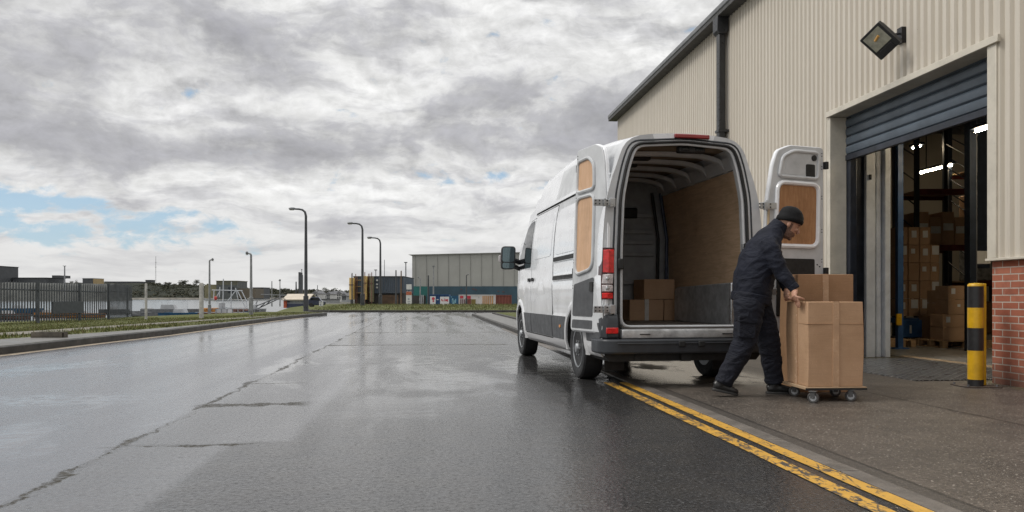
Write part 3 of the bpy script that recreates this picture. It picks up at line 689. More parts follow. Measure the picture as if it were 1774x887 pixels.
for a, b in ((-.12, -.08), (.17, -.08), (-.12, .17), (.18, .17)): MB().tube([bp+Vector((a, b, .016)), bp+Vector((a, b, .035))], .012, 6).build('bolt', M_STEEL_IN, pl)
# ------------------------------------------------------------------ van (local: x right, y forward from the rear face, z up)
TV = math.atan(0.1687); CV, SV_ = math.cos(TV), math.sin(TV)
V0 = Vector((CV*3.075-SV_*7.62, SV_*3.075+CV*7.62, 0))
MV = Matrix.Translation(V0) @ Matrix.Rotation(TV, 4, 'Z'); MVI = MV.inverted()
def VR(px, py, d=0.0):                    # local point on the plane y = d seen at a pixel
    o = MVI @ Vector((0, 0, H)); q = MVI.to_3x3() @ Vector(((px-CX)/F, 1, (HOR-py)/F)); t = (d-o.y)/q.y; return o+q*t
def VL(px, py, xl):
    o = MVI @ Vector((0, 0, H)); q = MVI.to_3x3() @ Vector(((px-CX)/F, 1, (HOR-py)/F)); t = (xl-o.x)/q.x; return o+q*t
VAN = thing('delivery_van', 'white high roof delivery van with both rear doors open at the kerb', 'van', V0, TV)
def paint_mat(name, col, coat=.6, rough=.28):
    k = N(bpy.data.materials.new(name)); c = k.coord(); x, y, z = k.sep(c)
    n = k.noise(c, 2.5, 6, .6)
    base = k.mix(k.step(n, .3, .7), tuple(q*.93 for q in col[:3])+(1,), col)
    grime = k.math('MULTIPLY', k.math('SUBTRACT', 1, k.step(k.math('ADD', z, k.math('MULTIPLY', k.noise(c, 5, 6, .7), .7)), .65, 1.35)), .40)
    base = k.mix(grime, base, (.22, .20, .18, 1))
    return k.out(base, k.math('ADD', k.rng(n, .3, .7, rough-.06, rough+.06), k.math('MULTIPLY', grime, .5)), 0, k.bump(k.noise(c, .9, 1), .012, .05), .5, Coat_Weight=coat, Coat_Roughness=.06)
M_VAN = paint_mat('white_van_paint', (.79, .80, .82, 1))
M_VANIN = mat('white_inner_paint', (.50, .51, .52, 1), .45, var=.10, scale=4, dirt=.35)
M_CLADD = mat('dark_grey_cladding', (.060, .062, .066, 1), .48, var=.15, scale=5, dirt=.3, bump=.12, bscale=160)
M_BUMP = mat('black_bumper', (.026, .029, .034, 1), .42, var=.2, scale=5, dirt=.25, bump=.10, bscale=160)
M_RUB = mat('black_rubber', (.012, .012, .012, 1), .65, var=.3, scale=9)
M_GLASS = mat('dark_glass', (.010, .012, .014, 1), .05, rvar=.02, var=.2, spec=.35)
M_CHROME = mat('bare_metal', (.42, .43, .44, 1), .34, .85, var=.15, scale=8, dirt=.3)
M_STEP = mat('scuffed_step', (.42, .42, .42, 1), .38, .35, var=.25, scale=9, dirt=.55)
def wood(name, a, b, rot=0):
    k = N(bpy.data.materials.new(name)); c = k.coord()
    g = k.noise(k.mapping(c, (2.2, 1.0, 9.0) if not rot else (9, 9, 1.2)), 3.0, 8, .65, 1.2)
    base = k.mix(k.step(g, .32, .68), a, b)
    base = k.mix(k.math('MULTIPLY', k.step(k.noise(c, 1.4, 6, .7), .48, .68), .35), base, tuple(q*.55 for q in a[:3])+(1,))
    kn = k.step(k.voro(c, 4.2), .045, .02)
    base = k.mix(k.math('MULTIPLY', kn, .75), base, (.06, .03, .015, 1))
    return k.out(base, .55, 0, k.bump(g, .15, .004), .35)
M_PLYW = wood('worn_plywood', (.50, .345, .215, 1), (.64, .46, .305, 1))
M_PLYD = wood('door_plywood', (.30, .145, .062, 1), (.40, .21, .10, 1), 1)
M_PLYL = wood('pale_plywood', (.50, .31, .18, 1), (.60, .39, .25, 1), 1)
M_FLOORV = mat('worn_van_floor', (.13, .11, .095, 1), .55, var=.35, scale=6, dirt=.6, bump=.3)
M_GALV = mat('galvanised_steel', (.38, .395, .41, 1), .42, .6, var=.22, scale=10, dirt=.35, bump=.1, bscale=120)
M_BULK = mat('grey_bulkhead', (.30, .305, .31, 1), .55, var=.15, scale=4, dirt=.4)
M_HEADL = mat('brown_roof_lining', (.19, .145, .10, 1), .7, var=.25, scale=4)

HW = [(.27, .80), (.33, .852), (.40, .874), (.55, .884), (.69, .888), (.72, .880), (.80, .886), (1.0, .893), (1.13, .893), (1.155, .882), (1.3, .881), (1.5, .872), (1.7, .858), (1.9, .835)]
Q = [(0, .835), (.12, .815), (.2, .80), (.30, .78), (.37, .765), (.44, .745), (.55, .718), (.66, .692), (.76, .664), (.85, .62), (.915, .555), (.955, .47), (.98, .34), (.995, .17), (1, 0)]
RT = [(0, 2.60), (.1, 2.615), (.3, 2.635), (.6, 2.68), (1.1, 2.735), (1.8, 2.79), (2.6, 2.81), (3.1, 2.80), (3.4, 2.78)]
WT = [(3.25, 2.79), (3.35, 2.765), (3.45, 2.73), (3.6, 2.65), (3.75, 2.56), (4.3, 2.19), (4.85, 1.74), (4.98, 1.60), (5.05, 1.44), (5.25, 1.34), (5.45, 1.18), (5.58, 1.0), (5.66, .75)]
TP = [(0, .988), (.06, .995), (.25, 1), (4.2, 1), (4.9, .97), (5.3, .90), (5.52, .82), (5.66, .68)]
def Rz(d): return interp(RT, d)
def side(d, z):
    q = interp(HW, z) if z <= 1.9 else interp(Q, min(1, (z-1.9)/(Rz(d)-1.9)))
    return q*interp(TP, d)
def ring(d):
    zs = [z for z, _ in HW]+[1.9+(Rz(d)-1.9)*q for q, _ in Q[1:]]
    cap = 9 if d < 3.25 else interp(WT, d)
    pts = [(side(d, z), z) for z in zs if z < cap-.01]
    if len(pts) < len(zs):                # windscreen and bonnet: the section closes flat at the profile
        k_ = len(zs)-len(pts); xe = side(d, cap)
        pts += [(xe*(1-j/(k_-1)) if k_ > 1 else 0, cap+.03*(j/max(1, k_-1))) for j in range(k_)]
    return [Vector((-x, d, z)) for x, z in pts]+[Vector((x, d, z)) for x, z in pts[-2::-1]]
OPEN = rounded([(-.69, .60), (.69, .60), (.688, 1.4), (.665, 1.95), (.60, 2.27), (.525, 2.475), (0, 2.51), (-.525, 2.475), (-.60, 2.27), (-.665, 1.95), (-.688, 1.4)], .10, 4)
def cutter(mb):
    c = mb.build('cut', M_VANIN, VAN, local=True, ang=20); return c
cuts = []
CAV = rounded([(-.80, .60), (.80, .60), (.815, 1.3), (.775, 1.95), (.70, 2.27), (.60, 2.50), (0, 2.535), (-.60, 2.50), (-.70, 2.27), (-.775, 1.95), (-.815, 1.3)], .08, 3)
def resample(poly, rg, y):                # the outline seen from the middle of the rear face, one point per ring vertex
    out = []; c0 = Vector((0, 1.55)); n = len(poly)
    for p in rg:
        d_ = Vector((p.x, p.z))-c0; best = None
        for i in range(n):
            A, B_ = Vector(poly[i]), Vector(poly[(i+1) % n]); e = B_-A; den = d_.x*e.y-d_.y*e.x
            if abs(den) < 1e-9: continue
            w_ = A-c0; t = (w_.x*e.y-w_.y*e.x)/den; q_ = (w_.x*d_.y-w_.y*d_.x)/den
            if t > 0 and -1e-6 <= q_ <= 1+1e-6 and (best is None or t > best): best = t
        q2_ = c0+d_*best; out.append(Vector((q2_.x, y, q2_.y)))
    return out
r0_ = ring(0)
m = MB(); m.loft([resample(CAV, r0_, 2.62), resample(CAV, r0_, .15), resample(OPEN, r0_, .14), resample(OPEN, r0_, .004)]+[ring(d) for d in (0, .03, .08, .2, .4, .7, 1.1, 1.5, 2, 2.5, 3, 3.2, 3.25, 3.35, 3.45, 3.6, 3.75, 4.0, 4.3, 4.6, 4.85, 4.98, 5.05, 5.15, 5.3, 5.45, 5.58, 5.66)])
body = m.build('body', [M_VAN, M_RUB, M_VANIN], VAN, local=True, ang=32)
WR, WF, RAD = 1.035, 4.615, .345
for s in (-1, 1):
    for yy in (WR, WF):
        c = MB().lathe([(.425, -.30), (.425, .30)], Matrix.Translation((s*.80, yy, .37)), 40); cuts.append(cutter(c))
for c in cuts:
    b = body.modifiers.new('b', 'BOOLEAN'); b.operation = 'DIFFERENCE'; b.object = c; b.solver = 'EXACT'
apply_mods(body, 32)
for c in cuts: bpy.data.objects.remove(c)
body.data.materials.clear()
for mm in (M_VAN, M_RUB, M_VANIN): body.data.materials.append(mm)
for p in body.data.polygons:
    c = p.center; mi = 0
    for yy in (WR, WF):
        if abs(math.hypot(c.y-yy, c.z-.37)-.425) < .03 and abs(p.normal.x) < .5 and abs(c.x) < .95: mi = 1
        if math.hypot(c.y-yy, c.z-.37) < .41 and abs(c.x) < .75: mi = 1
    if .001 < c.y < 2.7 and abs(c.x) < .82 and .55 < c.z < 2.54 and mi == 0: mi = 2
    if (p.normal.z < -.5 and c.z < .4) or (abs(p.normal.y) > .6 and c.y < .03 and c.z < .58): mi = 1
    p.material_index = mi

# ---- panels that follow the side skin
def skin(name, poly, mt, off, sgn=-1, parent=None, thick=None, ang=40):
    """polygon in (d, z), laid over the flank"""
    parent = parent or VAN; m = MB(); n = len(poly)
    cx = sum(p[0] for p in poly)/n; cz = sum(p[1] for p in poly)/n
    rings = []
    pt = lambda d, z, o: Vector((sgn*(side(d, z)+o), d, z))
    fine = []
    for i in range(n):
        p, q = Vector(poly[i]), Vector(poly[(i+1) % n]); c = max(1, int((q-p).length/.12))
        fine += [p.lerp(q, j/c) for j in range(c)]
    rings.append([pt(p.x, p.y, off-.012) for p in fine]); rings.append([pt(p.x, p.y, off) for p in fine])
    for s in (.85, .7, .55, .4, .25, .1, .02): rings.append([pt(cx+(p.x-cx)*s, cz+(p.y-cz)*s, off) for p in fine])
    m.loft(rings, 0, True); o = m.build(name, mt, None, ang=ang)
    o.parent = parent
    return o
def rect(d0, d1, z0, z1, r=.03): return rounded([(d0, z0), (d1, z0), (d1, z1), (d0, z1)], r, 3)
ZU = 2.10
DB, DS = 3.62, 2.22                        # front-door / sliding-door edges
# shut lines lie as thin dark gaps round each door
for s in (-1, 1):
    skin('shut_line', rect(DS-.010, DB+.012, .395, ZU+.012), M_RUB, .0022, s)
    sd = skin('sliding_door', rect(DS, DB, .41, ZU), M_VAN, .006, s)
    skin('sliding_door_panel', rect(DS+.12, DB-.16, 1.46, 2.03, .08), M_VAN, .010, s, sd)
    skin('sliding_door_cladding', rect(DS+.004, DB-.004, .415, .69, .01), M_CLADD, .013, s, sd)
    h = skin('door_handle', rect(DB-.20, DB-.05, 1.15, 1.20, .02), M_RUB, .030, s, sd)
    fdp = rounded([(DB+.02, .41), (4.22, .41), (4.30, .80), (5.02, .98), (5.02, 1.36), (4.80, 1.58), (4.02, 2.05), (DB+.02, 2.08)], .04, 3)
    fdp2 = rounded([(DB+.008, .395), (4.235, .395), (4.312, .79), (5.035, .97), (5.035, 1.37), (4.80, 1.60), (4.02, 2.065), (DB+.008, 2.09)], .04, 3)
    skin('shut_line', fdp2, M_RUB, .0022, s)
    fd = skin('front_door', fdp, M_VAN, .006, s)
    skin('side_window', rounded([(DB+.08, 1.36), (4.84, 1.36), (4.74, 1.52), (4.16, 1.98), (3.98, 2.04), (DB+.08, 2.05)], .05, 3), M_GLASS, .010, s, fd)
    skin('front_door_cladding', rounded([(DB+.026, .415), (4.215, .415), (4.27, .69), (DB+.026, .69)], .01), M_CLADD, .013, s, fd)
    skin('door_handle', rect(DB+.06, DB+.21, 1.15, 1.20, .02), M_RUB, .030, s, fd)
    # rear quarter panel pressing and cladding
    skin('quarter_panel', rect(.42, DS-.10, 1.46, 2.03, .09), M_VAN, .006, s)
    skin('quarter_cladding', rounded([(DS-.016, .41), (DS-.016, .69), (1.50, .69), (1.475, .41)], .01), M_CLADD, .011, s)
    skin('rear_cladding', rounded([(.03, .46), (.03, .66), (.60, .66), (.595, .46)], .015), M_CLADD, .011, s)
    skin('corner_trim', rounded([(.05, .31), (.05, .455), (.59, .455), (.60, .31)], .02), M_VAN, .016, s)
    for z, nm in ((1.40, 'slide_rail'), (1.165, 'rub_strip')):
        rl = skin(nm, rect(.50, DS-.06, z-.036, z+.036, .01), M_VAN, .012, s)
        skin('rail_slot', rect(.51, DS-.070, z-.028, z+.024, .008), M_RUB, .017, s, rl)
    # roof rail with its gutter
    skin('roof_rail', rect(.06, 3.72, 2.145, 2.185, .01), M_VAN, .020, s)
    skin('roof_gutter', rect(.06, 3.72, 2.128, 2.144, .004), M_RUB, .004, s)
    skin('sill', rect(1.50, 4.17, .285, .395, .02), M_VAN, .018, s)
    # flared arches
    for yy in (WR, WF):
        m = MB(); rings = []
        for j in range(25):
            t = math.radians(-12+204*j/24); row = []
            for rr, o in ((.428, -.05), (.428, .020), (.455, .030), (.505, .018), (.535, .000)):
                d, z = yy+rr*math.cos(t), .37+rr*math.sin(t); row.append(Vector((s*(side(d, max(.33, z))+o), d, max(.30, z))))
            rings.append(row)
        m.loft(rings, 0, False, False); o = m.build('wheel_arch', M_VAN, None, ang=45); o.parent = VAN
    am = skin('side_marker', rect(1.72, 1.79, .55, .585, .01), mat('amber_marker', (.55, .2, .02, 1), .25), .018, s) if s < 0 else None
# vertical roof joint seen on the flank
skin('shut_line', rect(.385, .395, .70, 2.12, .002), M_RUB, .0026, -1)
# windscreen
m = MB(); rows = []
for d in (3.82, 4.1, 4.4, 4.7, 4.90):
    z = interp(WT, d); xx = side(d, z-.02)-.06; rows.append([Vector((x_*xx, d-.004, z+.008)) for x_ in (-1, -.5, 0, .5, 1)])
m.loft(rows, 0, False, False); o = m.build('windscreen', M_GLASS, None); o.parent = VAN

# ---- rear frame
def outline(poly, name, mt, y, r, parent=None, closed=True):
    pts = [Vector((a, y, b)) for a, b in poly]; 
    if closed: pts = pts+[pts[0], pts[1]]
    o = MB().tube(pts, r, 6, 0, False).build(name, mt, None); o.parent = parent or VAN; return o
up_seal = [p for p in OPEN]
outline(inset(OPEN, -.012), 'door_seal', M_RUB, -.004, .016)
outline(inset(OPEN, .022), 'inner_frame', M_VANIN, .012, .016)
outline(inset(OPEN, -.065), 'frame_step', M_BUMP, .008, .012)
for s in (-1, 1):
    m = MB(); rr_ = []
    for z in (.74, .9, 1.1, 1.3, 1.42, 1.50):
        x1 = side(0, z)+.004; x0 = x1-.125; rr_.append([Vector((s*x1, .10, z)), Vector((s*(x1-.005), -.012, z)), Vector((s*(x1-.05), -.032, z)), Vector((s*x0, -.026, z)), Vector((s*x0, .02, z))])
    # dark surround and red lens
    m.loft(rr_[1:5], 0); hz = m.build('tail_light', mat('tail_light_surround', (.05, .008, .008, 1), .2), None, bevel=.004); hz.parent = VAN
    M_RED = mat('red_lens', (.55, .012, .012, 1), .10, var=.3, scale=22, spec=.8) if s < 0 else M_RED
    M_CLR = mat('clear_lens', (.50, .46, .46, 1), .10, var=.3, scale=30, spec=.8) if s < 0 else M_CLR
    for z0, z1, mt, nm in ((1.165, 1.40, M_RED, 'red_lens'), (1.055, 1.155, M_CLR, 'reversing_lens'), (.975, 1.045, M_CLR, 'indicator_lens'), (.905, .965, M_RED, 'red_lens')):
        m = MB(); rows = []
        for z in (z0, z0+.008, z1-.008, z1):
            e = 0 if z in (z0, z1) else .008
            x1 = side(0, z)-.006; x0 = x1-.106; rows.append([Vector((s*(x1+.002), .05, z)), Vector((s*x1, -.012-e, z)), Vector((s*(x1-.05), -.036-e, z)), Vector((s*x0, -.030-e, z)), Vector((s*x0, -.0, z))])
        m.loft(rows, 0); o = m.build(nm, mt, None, ang=30); o.parent = hz
        if nm != 'red_lens':
            m = MB(); zc = (z0+z1)/2; m.ball((s*(side(0, zc)-.06), -.040, zc), (.022, .006, .022), 6); o = m.build('lamp_reflector', M_CHROME, None); o.parent = hz
    # dark corner block with its reflector
    m = MB(); rows = []
    for z in (.50, .52, .70, .735, .745):
        x1 = side(0, max(z, .55))+.012; o_ = 0 if .51 < z < .72 else -.02
        rows.append([Vector((s*(x1+o_*.5), .22, z)), Vector((s*(x1+o_), .0, z)), Vector((s*(x1-.05), -.065-o_, z)), Vector((s*.72, -.075-o_, z)), Vector((s*.70, 0, z))])
    m.loft(rows, 0); cb = m.build('bumper_corner', M_BUMP, None, ang=30, bevel=.008); cb.parent = VAN
    m = MB(); m.box(-.062, .062, -.084, -.06, .555, .615, M=Matrix.Translation((s*.785, 0, 0))); o = m.build('reflector', M_RED, None, bevel=.006); o.parent = cb
# bumper, step and sill
bo = [(-.91, .30), (-.905, .02), (-.86, -.07), (-.76, -.115), (.76, -.115), (.86, -.07), (.905, .02), (.91, .30), (.80, .30), (.80, .05), (-.80, .05), (-.80, .30)]
bo = rounded(bo, .06, 4)
m = MB(); m.prism(bo, lambda a, b, t: Vector((a, b, t)), .350, .50); bmp = m.build('rear_bumper', M_BUMP, None, bevel=.022, segs=3); bmp.parent = VAN
m = MB(); m.box(-.74, .74, -.128, -.105, .452, .462); o = m.build('bumper_ridge', M_BUMP, None, bevel=.004); o.parent = bmp
for xx in (-.07, .14):
    m = MB(); m.box(xx-.035, xx+.035, -.135, -.10, .420, .478); o = m.build('parking_socket', M_RUB, None, bevel=.008); o.parent = bmp
m = MB(); m.prism([(.01, .60), (-.075, .597), (-.085, .58), (-.08, .505), (.01, .503)], lambda a, b, t: Vector((t, a, b)), -.685, .685); st = m.build('rear_step', M_STEP, None, bevel=.010); st.parent = VAN
for xx in (-.44, .44):
    m = MB(); m.box(xx-.06, xx+.05, -.092, -.07, .543, .553); o = m.build('step_slot', M_RUB, None, bevel=.003); o.parent = st
# brake light, camera, top lamp
bl_a, bl_b = VR(1168, 231), VR(1228, 233)
m = MB(); xs_ = [bl_a.x+(bl_b.x-bl_a.x)*i/8 for i in range(9)]
m.loft([[Vector((x_, -.020, 2.578-.02*abs(x_)**2+dz)) if False else Vector((x_, yy_, 2.572-.05*x_*x_+dz)) for yy_, dz in ((.01, .026), (-.022, .020), (-.026, -.018), (.0, -.024))] for x_ in xs_]); o = m.build('brake_light', mat('dark_red_lens', (.22, .02, .022, 1), .15, spec=.8), None, bevel=.006); o.parent = VAN
m = MB(); cp = VR(1196, 254, .12); m.box(cp.x-.14, cp.x+.15, .08, .18, 2.425, 2.495); cam_o = m.build('roof_lamp', M_BLKP, None, bevel=.015); cam_o.parent = VAN
m = MB(); 
for dx in (-.07, .08): m.box(cp.x+dx-.04, cp.x+dx+.04, .072, .085, 2.44, 2.475)
o = m.build('lamp_lens', M_GLASS, None, bevel=.004); o.parent = cam_o
# ---- load space
m = MB(); m.box(-.795, .795, .0, 2.56, .56, .622); o = m.build('load_floor', M_FLOORV, None, bevel=.004); o.parent = VAN
def wall_strip(name, sgn, z0, z1, y0, y1, mt, th=.018, xoff=0):
    m = MB(); rows = []
    xin = lambda z: interp([(.60, .80), (1.3, .815), (1.95, .775), (2.27, .70), (2.5, .60)], z)-.004-xoff
    zs_ = [z0+(z1-z0)*i/8 for i in range(9)]
    for y in (y0, y1): rows.append([Vector((sgn*xin(z), y, z)) for z in zs_]+[Vector((sgn*(xin(z)-th), y, z)) for z in zs_[::-1]])
    m.loft(rows, 0); o = m.build(name, mt, None, ang=25); o.parent = VAN; return o
for s in (-1, 1):
    wall_strip('ply_lining', s, .63, 2.28, .17, 2.50, M_PLYW)
    wall_strip('roof_side_rail', s, 2.29, 2.42, .17, 2.5, M_VANIN, .03)
wl0, wl1 = VR(1262, 495, .15), None
m = MB(); m.prism(rounded([(.10, .622), (1.72, .622), (1.72, 1.0), (1.66, 1.045), (.16, 1.075), (.10, 1.02)], .03, 3), lambda a, b, t: Vector((t, a, b)), .565, .775); o = m.build('wheel_box', M_GALV, None, bevel=.012); o.parent = VAN
m = MB(); m.box(.553, .62, .085, .15, .63, 1.075); o2 = m.build('wheel_box_trim', M_CHROME, None, bevel=.012); o2.parent = o
m = MB(); m.prism(rounded([(.10, .622), (1.72, .622), (1.72, 1.0), (1.66, 1.045), (.16, 1.075), (.10, 1.02)], .03, 3), lambda a, b, t: Vector((-t, a, b)), .625, .775); o = m.build('wheel_box', M_GALV, None, bevel=.012); o.parent = VAN
m = MB(); m.prism([(max(-.79, min(.79, a*.985)), max(.622, b-.02)) for a, b in CAV], lambda a, b, t: Vector((a, t, b)), 2.51, 2.54); bk = m.build('bulkhead', M_BULK, None); bk.parent = VAN
for z in (.86, 1.12, 1.50, 1.66, 1.80, 2.02):
    m = MB(); m.box(-.76, .56, 2.455, 2.512, z-.028, z+.028); o = m.build('bulkhead_rail', M_BULK, None, bevel=.006); o.parent = bk
M_NAVY = mat('navy_load_bar', (.022, .035, .075, 1), .45, var=.2)
for xx, mt in ((.60, M_RUB), (.72, M_NAVY)):
    m = MB(); m.tube([Vector((xx, 2.44, .622)), Vector((xx+.02, 2.44, 1.7)), Vector((xx-.07, 2.44, 2.32))], .022, 8); o = m.build('load_bar', mt, None); o.parent = bk
m = MB(); m.box(-.60, -.10, 2.44, 2.50, 1.80, 2.10); m.box(.08, .34, 2.45, 2.50, 1.98, 2.12); o = m.build('bulkhead_window', M_RUB, None, bevel=.02); o.parent = bk
m = MB(); m.box(-.40, -.35, 2.46, 2.50, 1.52, 1.70); o = m.build('bulkhead_clip', M_RUB, None, bevel=.008); o.parent = bk
m = MB(); m.prism([(-.60, 2.485), (-.3, 2.50), (.3, 2.50), (.6, 2.485), (.6, 2.495), (.3, 2.515), (-.3, 2.515), (-.6, 2.495)], lambda a, b, t: Vector((a, t, b)), .17, 2.5); o = m.build('roof_lining', M_HEADL, None, ang=50); o.parent = VAN
for y in (.48, .95, 1.42, 1.90, 2.30):
    m = MB(); rows = []
    for i in range(13):
        x_ = -.70+1.4*i/12; z_ = interp([(0, 2.475), (.35, 2.465), (.56, 2.43), (.64, 2.36), (.70, 2.27)], abs(x_))
        rows.append([Vector((x_, y-.05, z_+.02)), Vector((x_, y-.035, z_-.022)), Vector((x_, y+.035, z_-.022)), Vector((x_, y+.05, z_+.02))])
    m.loft(rows, 0); o = m.build('roof_bow', M_VANIN, None, ang=40); o.parent = VAN
for y in (.7, 1.15, 1.65, 2.1): o = MB().box(-.35, -.12, y-.05, y+.05, 2.44, 2.475).build('roof_pad', M_RUB, None, bevel=.01); o.parent = VAN
# ---- wheels
M_TYRE = mat('tyre', (.014, .014, .015, 1), .62, var=.3, scale=9, dirt=.2, bump=.2, bscale=80)
M_RIM = mat('steel_rim', (.32, .33, .34, 1), .38, .75, var=.2, scale=9, dirt=.35)
def wheel():
    t = MB(); pr = [(.215, -.095), (.25, -.108), (.30, -.115), (.328, -.108), (.343, -.09), (.3455, -.05), (.346, 0), (.3455, .05), (.343, .09), (.328, .108), (.30, .115), (.25, .108), (.215, .095)]
    t.lathe(pr, None, 56); w_ = t.build('wheel', M_TYRE, VAN, local=True, ang=30)
    r_ = MB(); r_.lathe([(.216, .10), (.222, -.104), (.206, -.102), (.198, -.075), (.192, -.04)], None, 56)
    # dished disc with hand holes
    n = 16
    rings = [[Vector((t_, rr*math.cos(2*math.pi*k_/64), rr*math.sin(2*math.pi*k_/64))) for k_ in range(64)] for rr, t_ in ((.200, -.05), (.186, -.052), (.150, -.062), (.115, -.082), (.085, -.085), (.055, -.088))]
    vs = [p for r in rings for p in r]; fs = []
    for i in range(5):
        for j in range(64):
            if i == 1 and (j % 4) in (1, 2): continue
            fs.append((i*64+j, i*64+(j+1) % 64, (i+1)*64+(j+1) % 64, (i+1)*64+j))
    r_.add(vs, fs); rim = r_.build('rim', M_RIM, None, ang=30, recalc=False); rim.parent = w_
    d_ = MB(); d_.lathe([(.20, -.015), (.02, -.015)], None, 32); dd = d_.build('brake_disc', M_RUB, None); dd.parent = w_
    h_ = MB(); h_.lathe([(.060, -.085), (.060, -.105), (.050, -.125), (.03, -.130), (.005, -.131)], None, 24)
    for k_ in range(6):
        a = math.pi/3*k_; h_.tube([Vector((-.085, .085*math.cos(a), .085*math.sin(a))), Vector((-.104, .085*math.cos(a), .085*math.sin(a)))], .013, 6)
    hub = h_.build('hub_cap', M_CHROME, None, ang=40); hub.parent = w_
    return w_
w0 = wheel(); XW = .755
for i, (sx, yy) in enumerate(((-1, WR), (1, WR), (-1, WF), (1, WF))):
    w_ = w0 if i == 0 else copy_tree(w0, VAN)
    w_.location = (sx*XW, yy, RAD); w_.rotation_euler = (0.3*i, 0, 0 if sx < 0 else math.pi)
# underside
m = MB(); m.tube([Vector((-.66, WR, .36)), Vector((.66, WR, .36))], .05, 10); m.ball((.0, WR, .36), (.14, .13, .13), 8); m.box(-.42, -.34, .1, 5.2, .30, .42); m.box(.34, .42, .1, 5.2, .30, .42)
m.tube([Vector((-.50, -.02, .31)), Vector((-.45, 1.6, .30)), Vector((-.3, 3.2, .30))], .035, 8); m.box(-.05, .05, -.06, .3, .27, .36); m.box(-.3, .3, 2.2, 2.9, .24, .34)
o = m.build('underside', M_RUB, None); o.parent = VAN
for sx in (-.61, .61):
    o = MB().box(sx-.11, sx+.11, WR-.61, WR-.595, .14, .36).build('mud_flap', M_RUB, None); o.parent = VAN
# ---- door mirrors
mp = VL(884, 448, -1.04)
for s in (-1, 1):
    m = MB(); o_ = Vector((s*1.06, 4.72, 1.55))
    m.loft([[o_+Vector((a*f_, t_, b*f_)) for a, b in rounded([(-.115, -.185), (.115, -.185), (.125, .185), (-.105, .185)], .06, 4)] for f_, t_ in ((.94, -.035), (1.0, -.02), (1, .03), (.85, .09), (.5, .12))])
    m.tube([o_+Vector((-s*.10, .03, -.03)), Vector((s*.80, 4.80, 1.46))], .040, 8); m.tube([o_+Vector((-s*.10, .03, -.13)), Vector((s*.82, 4.80, 1.36))], .035, 8)
    mr = m.build('door_mirror', M_BLKP, None, ang=40); mr.parent = VAN
    M_MIRG = M_MIRG if s > 0 else mat('mirror_glass', (.13, .17, .18, 1), .05, 1.0, rvar=.02, var=.05)
    m = MB(); m.prism(rounded([(-.095, -.065), (.095, -.065), (.103, .165), (-.088, .165)], .04, 4), lambda a, b, t: o_+Vector((a, t, b)), -.040, -.034); g_ = m.build('mirror_glass', M_MIRG, None); g_.parent = mr
    m = MB(); m.prism(rounded([(-.093, -.168), (.09, -.168), (.094, -.08), (-.094, -.08)], .03, 4), lambda a, b, t: o_+Vector((a, t, b)), -.040, -.034); g_ = m.build('wide_mirror_glass', M_MIRG, None); g_.parent = mr
    m = MB(); m.box(-.02, .02, -.02, .02, -.05, .06, M=Matrix.Translation(o_+Vector((s*.125, .02, -.02)))); g_ = m.build('mirror_indicator', M_CLR, None, bevel=.01); g_.parent = mr

# ---- rear doors: outline in (a, z) from the hinge
DO = rounded([(.0, .55), (.80, .55), (.80, 2.54), (.33, 2.535), (.16, 2.47), (.10, 2.32), (.03, 1.95), (.0, 1.4)], .05, 4)
def rear_door(hx, ang, tilt, sg, label):
    # sg: side of the slab (local y) that is the inner face
    T = .052
    m = MB(); m.prism(DO, lambda a, b, t: Vector((a, t, b)), -sg*T, -sg*.010)
    d = m.build('rear_door', M_VAN, None, bevel=.008); d.parent = VAN
    d.location = (hx, -.03, 0); d.rotation_euler = (tilt, 0, ang); d['label'] = label
    # raised inner frame
    ins = inset(DO, .03)
    def face(name, poly, mt, y0, y1, par=d, bev=.0):
        o = MB().prism(poly, lambda a, b, t: Vector((a, t, b)), sg*y0, sg*y1).build(name, mt, None, bevel=bev); o.parent = par; return o
    fr = MB(); 
    outer = inset(DO, .012); n = len(outer)
    fr.prism(outer, lambda a, b, t: Vector((a, t, b)), -sg*.010, sg*.006); fo = fr.build('inner_frame', M_VANIN, None, bevel=.006); fo.parent = d
    return d, face
def bead(name, poly, par, sg, y, r, mt=None):
    pts = [Vector((a, sg*y, b)) for a, b in poly]; pts += [pts[0], pts[1]]
    o = MB().tube(pts, r, 8, 0, False).build(name, mt or M_VANIN, None); o.parent = par; return o
# nearer door folded back along the flank
dl, face = rear_door(-.893, math.radians(100.0), math.radians(2.4), 1, 'rear door folded back along the flank, plywood side outwards')
wU = rounded([(.30, 2.06), (.73, 2.06), (.73, 2.40), (.46, 2.41), (.33, 2.32)], .06, 4)
wM = rounded([(.27, 1.22), (.70, 1.16), (.73, 2.00), (.29, 2.00)], .11, 5)
for pl in (wU, wM):
    face('plywood_panel', pl, M_PLYL, .006, .010, dl); bead('panel_edge', pl, dl, 1, .012, .020)
face('lower_panel', rounded([(.16, .74), (.69, .74), (.69, 1.11), (.16, 1.11)] if False else [(.24, .72), (.74, .72), (.73, 1.06), (.24, 1.13)], .03, 3), M_CLADD, .006, .012, dl)
face('kick_panel', rounded([(.24, .59), (.75, .59), (.74, .68), (.24, .68)], .02, 3), M_CLADD, .006, .010, dl)
face('grab_handle', rounded([(.24, .98), (.31, .98), (.31, 1.08), (.24, 1.08)], .015), M_RUB, .012, .024, dl)
